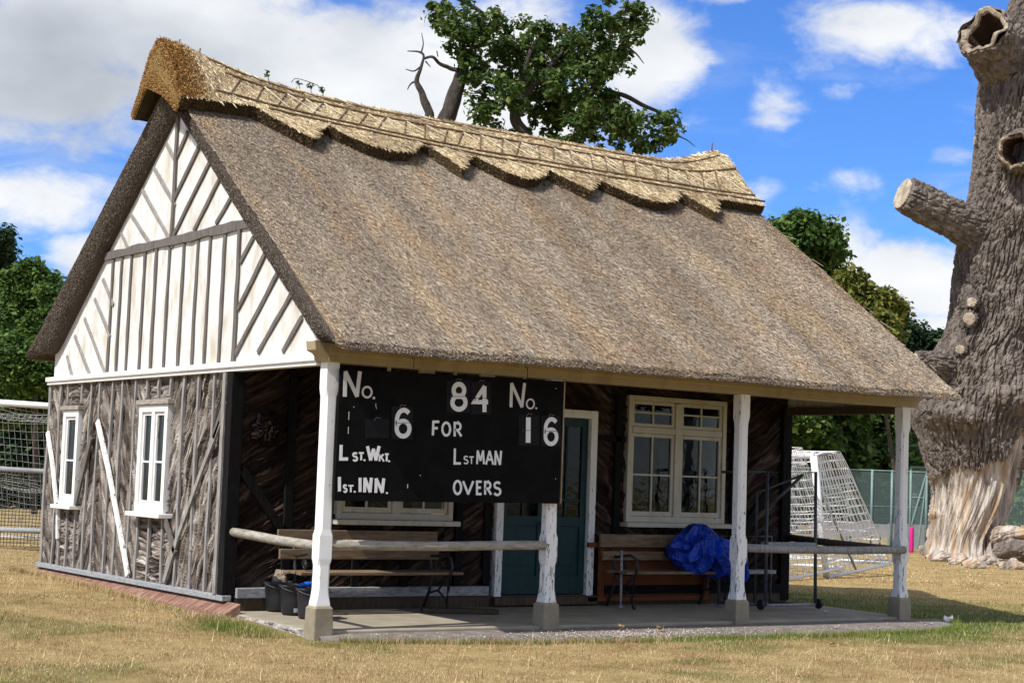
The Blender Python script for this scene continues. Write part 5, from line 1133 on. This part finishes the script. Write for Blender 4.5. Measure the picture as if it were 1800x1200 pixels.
def limb(pts,r,seed,name='limb_stub',hollow=False,rim=.22,k=72,cutdir=None):
    P=[np.array(p,float) for p in pts]; q=np.linspace(0,1,len(P)); nn=110; qq=np.linspace(0,1,nn); C=np.stack([np.interp(qq,q,[p[i] for p in P]) for i in range(3)],-1)
    for _ in range(14): C[1:-1]=(C[:-2]+C[2:]+2*C[1:-1])/4
    Rr=np.interp(qq,q,r); rings=[]; T=unit(np.gradient(C,axis=0)); ref=np.array([.13,.21,.97])
    aa=np.linspace(0,2*np.pi,k,endpoint=False)
    for i in range(nn):
        a_=unit(np.cross(T[i],ref)); b_=np.cross(T[i],a_); L=qq[i]*np.linalg.norm(P[-1]-P[0])
        nz=1+(.26 if hollow else .14)*(fbm(np.cos(aa)*1.7+seed,np.sin(aa)*1.7+L*1.1,seed,3)-.5)*2
        br=.060*ss(.02,.3,cracks(aa*3.2+.8*fbm(aa*2,L*2+0*aa,seed+4,2),L*1.7+0*aa,seed+4))+.03*ss(.02,.35,cracks(aa*7,L*4.5+0*aa,seed+6))
        rr_=Rr[i]*nz+br*(1 if i<nn-2 else .3); rings.append(C[i]+np.cos(aa)[:,None]*a_*rr_[:,None]+np.sin(aa)[:,None]*b_*rr_[:,None])
    G=np.array(rings).transpose(1,0,2); V=G.reshape(-1,3); F=grid_faces(k,nn,0,True)[:,::-1]
    o=fast_mesh(name,V,F,M['oak_bark'],oak)
    end=G[:,-1]*1.0; c0=end.mean(0); t_=T[-1]
    def capring(profile,mat,nm):
        G2=np.stack([c0+(end-c0)*s_+t_*d_+ (fbm(np.cos(aa)*1.5+3,np.sin(aa)*1.5+s_*.6,seed+9,3)-.5)[:,None]*t_*.75*(1 if hollow else .06)*np.clip((s_-.2)*2,0,1) for s_,d_ in profile],1)
        e=fast_mesh(nm,G2.reshape(-1,3),grid_faces(k,len(profile),0,True)[:,::-1],mat); e.parent=o; return e
    if hollow:
        capring([(1.0,-.02),(.985,.02),(.88,.03),(1-rim,-.03),(1-rim*1.15,-.10)],M['rim_wood'],'sawn_rim'); capring([(1-rim*1.15,-.10),(.7,-.3),(.55,-.7),(.3,-.95),(.01,-1.0)],M['rot'],'rotten_hollow')
    else:
        capring([(1.0,-.01),(.985,.02),(.8,.026),(.5,.028),(.2,.026),(.01,.024)],M['cut_wood'],'sawn_face')
    return o
limb([tp(1790,455,.6),tp(1735,415,-.2),tp(1690,392,-.6),tp(1640,366,-.9),tp(1587,341,-1.1)],[.8,.52,.45,.42,.38],5)
limb([tp(1830,190,.3),tp(1790,130,-.1),tp(1755,85,-.7),tp(1728,52,-1.2)],[1.05,.82,.70,.66],8,hollow=True)
limb([tp(1810,270,-.2),tp(1795,268,-1.2),tp(1787,266,-1.75)],[.55,.50,.42],11,hollow=True,rim=.18)
limb([tp(1850,120,.5),tp(1835,30,.4),tp(1830,-60,.3)],[1.0,.8,.7],13)
for (u,v,r,l,uu,vv_) in ((1712,531,.13,.25,-6,0),(1706,558,.17,.22,-4,2),(1690,612,.12,.2,-4,2),(1776,392,.10,.2,-4,0),(1732,152,.08,.0,-9,0),(1730,248,.10,.0,-16,0),(1686,536,.05,.0,-8,0)):
    if l>0:
        d_=-.0-np.interp(v,vv,(ur-ul)/2/PXM)*.80; limb([tp(u+10,v,d_+.35),tp(u,v,d_),tp(u+uu*.6,v+vv_,d_-.35)],[r*1.25,r*.95,r*.82],int(u),'knot')
    else: limb([tp(u+8,v),tp(u+uu*.4,v),tp(u+uu,v)],[r*1.4,r*1.1,r*.9],int(u),'knot')
limb([tp(1690,655,-.5),tp(1645,640,-1.0),tp(1608,634,-1.1)],[.42,.26,.17],21,'limb_stub')
# fallen limb at the foot, and loose root wood
lg_=thing('fallen_log','dark fallen log with pale torn ends lying at the right foot of the dead oak','log',tuple(map(float,hit(1785,985,2,0))))
def logm(name,pts,r,seed,mat,par):
    P=[np.array(p,float) for p in pts]; q=np.linspace(0,1,len(P)); nn,k=60,48; qq=np.linspace(0,1,nn); C=np.stack([np.interp(qq,q,[p[i] for p in P]) for i in range(3)],-1); Rr=np.interp(qq,q,r)
    T=unit(np.gradient(C,axis=0)); aa=np.linspace(0,2*np.pi,k,endpoint=False); G=[]
    for i in range(nn):
        a_=unit(np.cross(T[i],[.1,.2,.97])); b_=np.cross(T[i],a_); rr_=Rr[i]*(1+.5*(fbm(np.cos(aa)*2+seed,np.sin(aa)*2+qq[i]*5,seed,4)-.5)+.12*np.clip(1-np.abs(2*fbm(aa*4,qq[i]*6+0*aa,seed+3,3)-1)*2,0,1)); G.append(C[i]+np.cos(aa)[:,None]*a_*rr_[:,None]+np.sin(aa)[:,None]*b_*rr_[:,None])
    G=np.array(G).transpose(1,0,2); return fast_mesh(name,G.reshape(-1,3),grid_faces(k,nn,0,True)[:,::-1],mat,par)
logm('log',[tp(1752,968,-1.2),tp(1785,962,-1.6),tp(1830,955,-1.8),tp(1880,950,-1.8)],[.16,.30,.36,.36],3,M['oak_bark'],lg_)
logm('torn_wood',[tp(1758,945,-1.0),tp(1775,934,-1.5),tp(1800,937,-1.9),tp(1835,940,-2)],[.26,.17,.12,.07],6,M['oak_wood'],lg_)
for i,(u,v,ru,rv) in enumerate(((1655,978,26,14),(1690,984,22,13),(1712,990,18,12),(1735,985,20,13),(1780,992,22,12),(1628,960,16,6))):
    c_=hit(u,v+6,2,.0)+np.array([0,0,.02]); o=logm('root_wood',[c_+rt*(-ru/PXM)-fw*.0,c_+np.array([0,0,.05]),c_+rt*(ru/PXM)],[.07,rv/PXM*.8,.05],30+i,M['oak_wood'],oak)

# ================================================================== leafy trees
def leaf_mat(name,cols,tr=.35,patch=None): 
    return islands(name,cols,.55,trans=tr,patch=patch,patch_scale=.5)
M['leaf_oak']=leaf_mat('oak_leaves',[(.022,.046,.012),(.042,.080,.020),(.066,.118,.028),(.10,.155,.036),(.17,.20,.05)],.35)
M['leaf_wood']=leaf_mat('wood_leaves',[(.020,.042,.012),(.040,.082,.020),(.066,.128,.030),(.10,.18,.04),(.15,.225,.055)],.35,(.4,.65,(1.25,1.15,.8),.6))
M['leaf_warm']=leaf_mat('turning_leaves',[(.045,.065,.014),(.085,.115,.02),(.14,.165,.03),(.21,.21,.04),(.29,.24,.06)],.35)
M['leaf_dark']=leaf_mat('dark_leaves',[(.012,.026,.013),(.022,.045,.02),(.034,.066,.026),(.05,.09,.034)],.25)
def leaves(centers,radii,per,size,seed,flat=.8,tw=.33):
    """clumps of folded leaf blades"""
    g=np.random.default_rng(seed); c=np.repeat(centers,per,0); r=np.repeat(radii,per); n=len(c)
    d=unit(g.normal(0,1,(n,3))); rr_=r*g.uniform(0,1,n)**(1/2.2); P=c+d*rr_[:,None]*np.array([1,1,flat])
    nrm=unit(d*.55+np.array([0,0,.75])+g.normal(0,.55,(n,3))); ax=unit(np.cross(nrm,g.normal(0,1,(n,3)))); sd_=np.cross(nrm,ax)
    L=(size*g.uniform(.45,1.4,n))[:,None]; Wd=L*.34
    a=P-ax*L*.5; b=P+ax*L*.5; m1=P+sd_*Wd+nrm*L*.10; m2=P-sd_*Wd+nrm*L*.10
    V=np.stack([a,m1,b,m2],1).reshape(-1,3); return V,np.arange(n*4).reshape(n,4)
def clumps_in(blobs,n,seed,shell=.5):
    g=np.random.default_rng(seed); C=np.array([b[0] for b in blobs]); Rr=np.array([b[1] for b in blobs]); wts=Rr**2/np.sum(Rr**2); ix=g.choice(len(blobs),n,p=wts)
    d=unit(g.normal(0,1,(n,3))); q=Rr[ix]*g.uniform(shell**3,1,n)**(1/3); return C[ix]+d*q[:,None]*np.array([1,1,.9])
def tree(name,label,blobs,base,tr,ncl,per,csize,lsize,seed,mat,group=None,limbs=8,trunkpts=None,extra=None,shell=.45):
    t=thing(name,label,'tree',tuple(map(float,base)),group)
    cl=clumps_in(blobs,ncl,seed,shell); g=np.random.default_rng(seed+1); rad_=csize*g.uniform(.6,1.25,len(cl))
    V,F=leaves(cl,rad_,per,lsize,seed+2); fast_mesh('crown',V,F,M[mat],t)
    mb=MB(); C=np.mean([b[0] for b in blobs],0); tpnts=trunkpts or [base,base*.5+np.array([C[0],C[1],C[2]])*.5,C]
    mb.tube([tuple(p) for p in tpnts],[tr*(1-.6*i/(len(tpnts)-1)) for i in range(len(tpnts))],10)
    for i in range(limbs):
        b_=blobs[int(g.integers(len(blobs)))][0]; s_=np.array(tpnts[-1])*(.5)+np.array(tpnts[-2])*.5; mid=(s_+b_)/2+g.normal(0,.3,3)*tr; mb.tube([s_,mid,b_],[tr*.4,tr*.25,tr*.1],6)
    if extra: extra(mb)
    mb.build('trunk',M['tree_bark'],t,smooth=True); return t
# the oak behind the ridge
DO=41.0; PO=FPX/DO; g=np.random.default_rng(77)
OB=[(772,18,30),(800,12,36),(790,50,26),(815,75,44),(832,120,38),(845,45,40),(838,160,26),(868,22,28),(850,200,20),
 (880,110,48),(905,72,50),(925,135,56),(895,165,40),(950,70,44),(965,125,58),(955,185,58),(1000,90,46),(1005,150,58),(990,210,56),(1025,60,36),(1045,105,50),(1050,45,36),(1075,70,44),(1090,25,38),(1078,118,40),(1110,55,30),(1122,30,18),(1048,160,44),(1040,205,44),(1072,195,36),(1095,215,34),(1125,205,32),(1110,245,34),(1070,250,36),(1150,215,30),(1178,212,22),(1185,235,18),(1165,240,20),(868,210,34),(885,240,30),(860,185,22),(930,235,36),(1000,255,40),(1140,262,20),(1155,275,14),(1030,250,34),(1128,55,14)]
obl=[(at(u,v,DO+g.uniform(-1.6,1.6)),r/PO*.92) for u,v,r in OB]
class Bent:
    def __init__(s,mb): s.mb=mb
    def tube(s,pts,r,k=8):
        P=np.array(pts,float); rs=np.array(r if isinstance(r,(list,tuple)) else [r]*len(P),float); n=len(P); E=np.vstack([2*P[0]-P[1],P,2*P[-1]-P[-2]]); out=[];ro=[]
        for i in range(n-1):
            a,b,c,d=E[i],E[i+1],E[i+2],E[i+3]
            for q in np.linspace(0,1,7)[:(7 if i==n-2 else 6)]:
                out.append(.5*((2*b)+(c-a)*q+(2*a-5*b+4*c-d)*q*q+(3*b-a-3*c+d)*q**3)); ro.append(rs[i]*(1-q)+rs[i+1]*q)
        out=np.array(out); ro=np.array(ro); s_=np.arange(len(out))*.17; ph=float(abs(P[0].sum()))
        out=out+np.stack([fbm(s_+ph,s_*0+1,5,2)-.5,fbm(s_+ph,s_*0+7,6,2)-.5,fbm(s_+ph,s_*0+3,7,2)-.5],-1)*ro[:,None]*.7
        s.mb.tube([tuple(p) for p in out],[float(x) for x in ro*(1+.22*(fbm(s_*1.7+ph,s_*0,9,2)-.5))],max(k,10))
def oak_extra(mb):
    mb=Bent(mb)
    q=lambda *l:[tuple(at(u,v,DO+dd)) for u,v,dd in l]
    mb.tube(q((770,290,0),(782,225,0),(795,190,0),(805,150,0),(812,125,.1),(815,90,.2),(805,40,.2)),[.24,.22,.20,.18,.14,.10,.05],12)
    mb.tube(q((765,260,-.2),(758,215,-.2),(752,190,-.2),(742,165,-.2),(732,143,-.2),(740,120,-.2),(745,100,-.2),(738,92,-.2),(716,90,-.2)),[.13,.12,.11,.09,.06,.04,.032,.025,.012],8)
    mb.tube(q((745,104,-.2),(760,100,-.2),(772,112,-.1),(790,120,0),(806,124,0)),[.03,.035,.045,.05,.06],6)
    mb.tube(q((743,115,-.2),(728,125,-.2),(713,122,-.2)),[.025,.018,.01],5); mb.tube(q((740,95,-.2),(744,78,-.2),(741,58,-.2)),[.022,.015,.008],5); mb.tube(q((732,143,-.2),(722,148,-.2),(716,158,-.2)),[.03,.02,.01],5)
    mb.tube(q((748,108,-.2),(757,118,-.2)),[.02,.01],5); mb.tube(q((768,90,-.2),(770,100,-.2)),[.015,.015],5)
    mb.tube(q((795,15,.2),(800,45,.2),(812,75,.2)),[.03,.05,.07],6); mb.tube(q((775,5,.2),(790,-5,.2),(820,5,.2),(850,30,.2),(830,70,.2)),[.03,.04,.05,.05,.07],6)
    mb.tube(q((930,250,0),(915,225,0),(905,195,0),(915,150,0),(930,100,0),(950,60,0)),[.17,.15,.13,.10,.07,.04],10); mb.tube(q((905,195,0),(920,170,0),(955,130,0),(990,90,0)),[.13,.1,.07,.03],8)
    mb.tube(q((1010,280,0),(1022,225,0),(1028,190,0),(1045,150,0),(1062,90,0),(1085,40,0)),[.18,.15,.12,.09,.06,.03],10); mb.tube(q((1025,205,0),(1060,175,0),(1085,165,0),(1130,185,0),(1175,205,0),(1190,225,0)),[.12,.08,.06,.05,.035,.02],8)
    mb.tube(q((1050,130,0),(1090,85,0),(1115,92,0),(1132,112,0)),[.06,.035,.022,.01],6); mb.tube(q((1090,85,0),(1105,48,0),(1130,58,0)),[.03,.025,.012],6); mb.tube(q((1180,235,0),(1205,245,0),(1222,258,0)),[.02,.014,.008],5)
tb0=at(900,930,DO); tb0[2]=0
tree('oak_tree','dark green oak with a bare left limb rising behind the thatched ridge',obl,tb0,.7,470,40,.25,.155,201,'leaf_oak',limbs=0,trunkpts=[tb0,at(880,600,DO),at(900,330,DO)],extra=lambda mb:(oak_extra(mb),mb.tube([tuple(at(900,330,DO)),tuple(at(800,320,DO)),tuple(at(770,290,DO))],[.32,.28,.24],10),mb.tube([tuple(at(900,330,DO)),tuple(at(930,250,DO))],[.25,.17],10),mb.tube([tuple(at(900,330,DO)),tuple(at(1010,280,DO))],[.25,.18],10)),shell=.35)
# woods: (label, blobs px, depth, material ...)
def wood(name,label,blobs,dep,ncl,per,csz,lsz,seed,mat,group,trunk_u):
    g=np.random.default_rng(seed); pm_=FPX/dep; bl=[(at(u,v,dep+g.uniform(-1.5,1.5)),r/pm_) for u,v,r in blobs]; b=at(trunk_u,910,dep); b[2]=0
    return tree(name,label,bl,b,.10,ncl,per,csz,lsz,seed,mat,group,limbs=6)
GR='trees behind the pavilion to the right'
wood('broadleaf_tree','rounded green tree whose crown shows just above the right verge of the roof',[(1385,425,48),(1430,430,50),(1360,470,60),(1440,470,40),(1400,540,80),(1350,600,80),(1420,640,70),(1380,720,70),(1415,400,28),(1465,440,24),(1360,800,60),(1430,780,55)],63,680,54,.58,.26,301,'leaf_wood',GR,1400)
wood('broadleaf_tree','yellowing tree top between the roof slope and the dead oak',[(1500,510,32),(1535,530,32),(1560,545,28),(1520,565,40),(1550,580,30),(1500,600,50),(1490,490,18),(1540,640,50),(1575,550,16)],58,460,54,.42,.21,302,'leaf_warm',GR,1592)
wood('conifer_tree','very dark evergreen standing between the yellowing tree and the dead oak',[(1600,590,22),(1610,610,30),(1595,640,40),(1630,650,40),(1660,610,28),(1655,600,18),(1640,640,40),(1600,580,14)],82,420,50,.58,.27,303,'leaf_dark',GR,1620)
wood('broadleaf_tree','dark green tree behind the white goal under the eave',[(1400,760,50),(1450,745,55),(1425,830,50),(1390,860,45),(1470,800,50),(1440,880,40),(1490,720,40)],66,560,36,.6,.32,304,'leaf_wood',GR,1440)
wood('broadleaf_tree','bushy sunlit tree behind the court fence, seen left of the end veranda post',[(1510,740,45),(1550,760,50),(1530,820,55),(1500,870,40),(1570,820,45),(1560,880,40),(1560,710,40)],69,520,36,.6,.32,305,'leaf_wood',GR,1540)
wood('broadleaf_tree','shaded tree filling the gap between the end post and the dead oak',[(1620,720,45),(1650,760,50),(1615,800,45),(1640,850,45),(1610,880,40),(1660,680,40),(1600,700,40)],73,460,36,.6,.32,306,'leaf_wood',GR,1630)
wood('broadleaf_tree','green tree showing right of the dead oak at the edge of the picture',[(1790,760,45),(1830,720,60),(1810,830,50),(1850,800,60),(1790,890,30),(1840,880,40)],70,420,36,.6,.32,307,'leaf_wood',GR,1830)
wood('hedge','dark hedge along the foot of the trees behind the goal and fence',[(1340+i*48,900,34) for i in range(12)]+[(1340+i*48,860,30) for i in range(12)],78,520,36,.6,.32,308,'leaf_dark',None,1600)
GL='trees to the left of the pavilion'
wood('conifer_tree','dark tall tree cut by the left edge of the picture',[(-10,430,26),(-5,470,34),(-20,520,50),(0,420,20),(-25,600,70),(-20,700,70)],60,420,50,.48,.22,311,'leaf_dark',GL,-10)
wood('broadleaf_tree','sunlit green tree close to the left eave of the thatch',[(40,500,34),(75,500,28),(60,540,44),(95,520,20),(30,570,50),(80,590,44),(50,640,60),(100,640,40),(20,700,60),(80,700,55),(100,495,9),(50,470,16)],52,780,54,.38,.18,312,'leaf_wood',GL,60)
wood('broadleaf_tree','shaded tree behind the crossbar of the left goal',[(10,760,50),(60,750,50),(100,770,50),(30,820,50),(80,830,45),(0,850,40),(120,840,40),(60,870,30)],58,560,36,.5,.28,313,'leaf_dark',GL,40)
# sprigs on the ridge
sp=thing('ridge_sprigs','small green sprigs poking up over the thatched ridge behind the left peak','plant',tuple(map(float,hit(520,150,1,4.4))))
mb=MB(); cl=[]
for u,v in ((470,137),(525,153),(545,158),(566,163)):
    p=hit(u,v-7,1,4.15); b_=hit(u+6,v+24,1,4.15); MB().tube([b_+np.array([0,.3,-.25]),b_,p],[.008,.006,.004],5).build('stem',M['tree_bark'],sp); cl.append(p)
q=[hit(u,v-7,1,4.15) for u,v in ((512,152),(518,145),(530,147),(548,153),(560,158))]; MB().tube(q,.005,5).build('stem',M['tree_bark'],sp)
V,F=leaves(np.array(cl),np.array([.05]*4),16,.055,9); fast_mesh('foliage',V,F,M['leaf_oak'],sp)
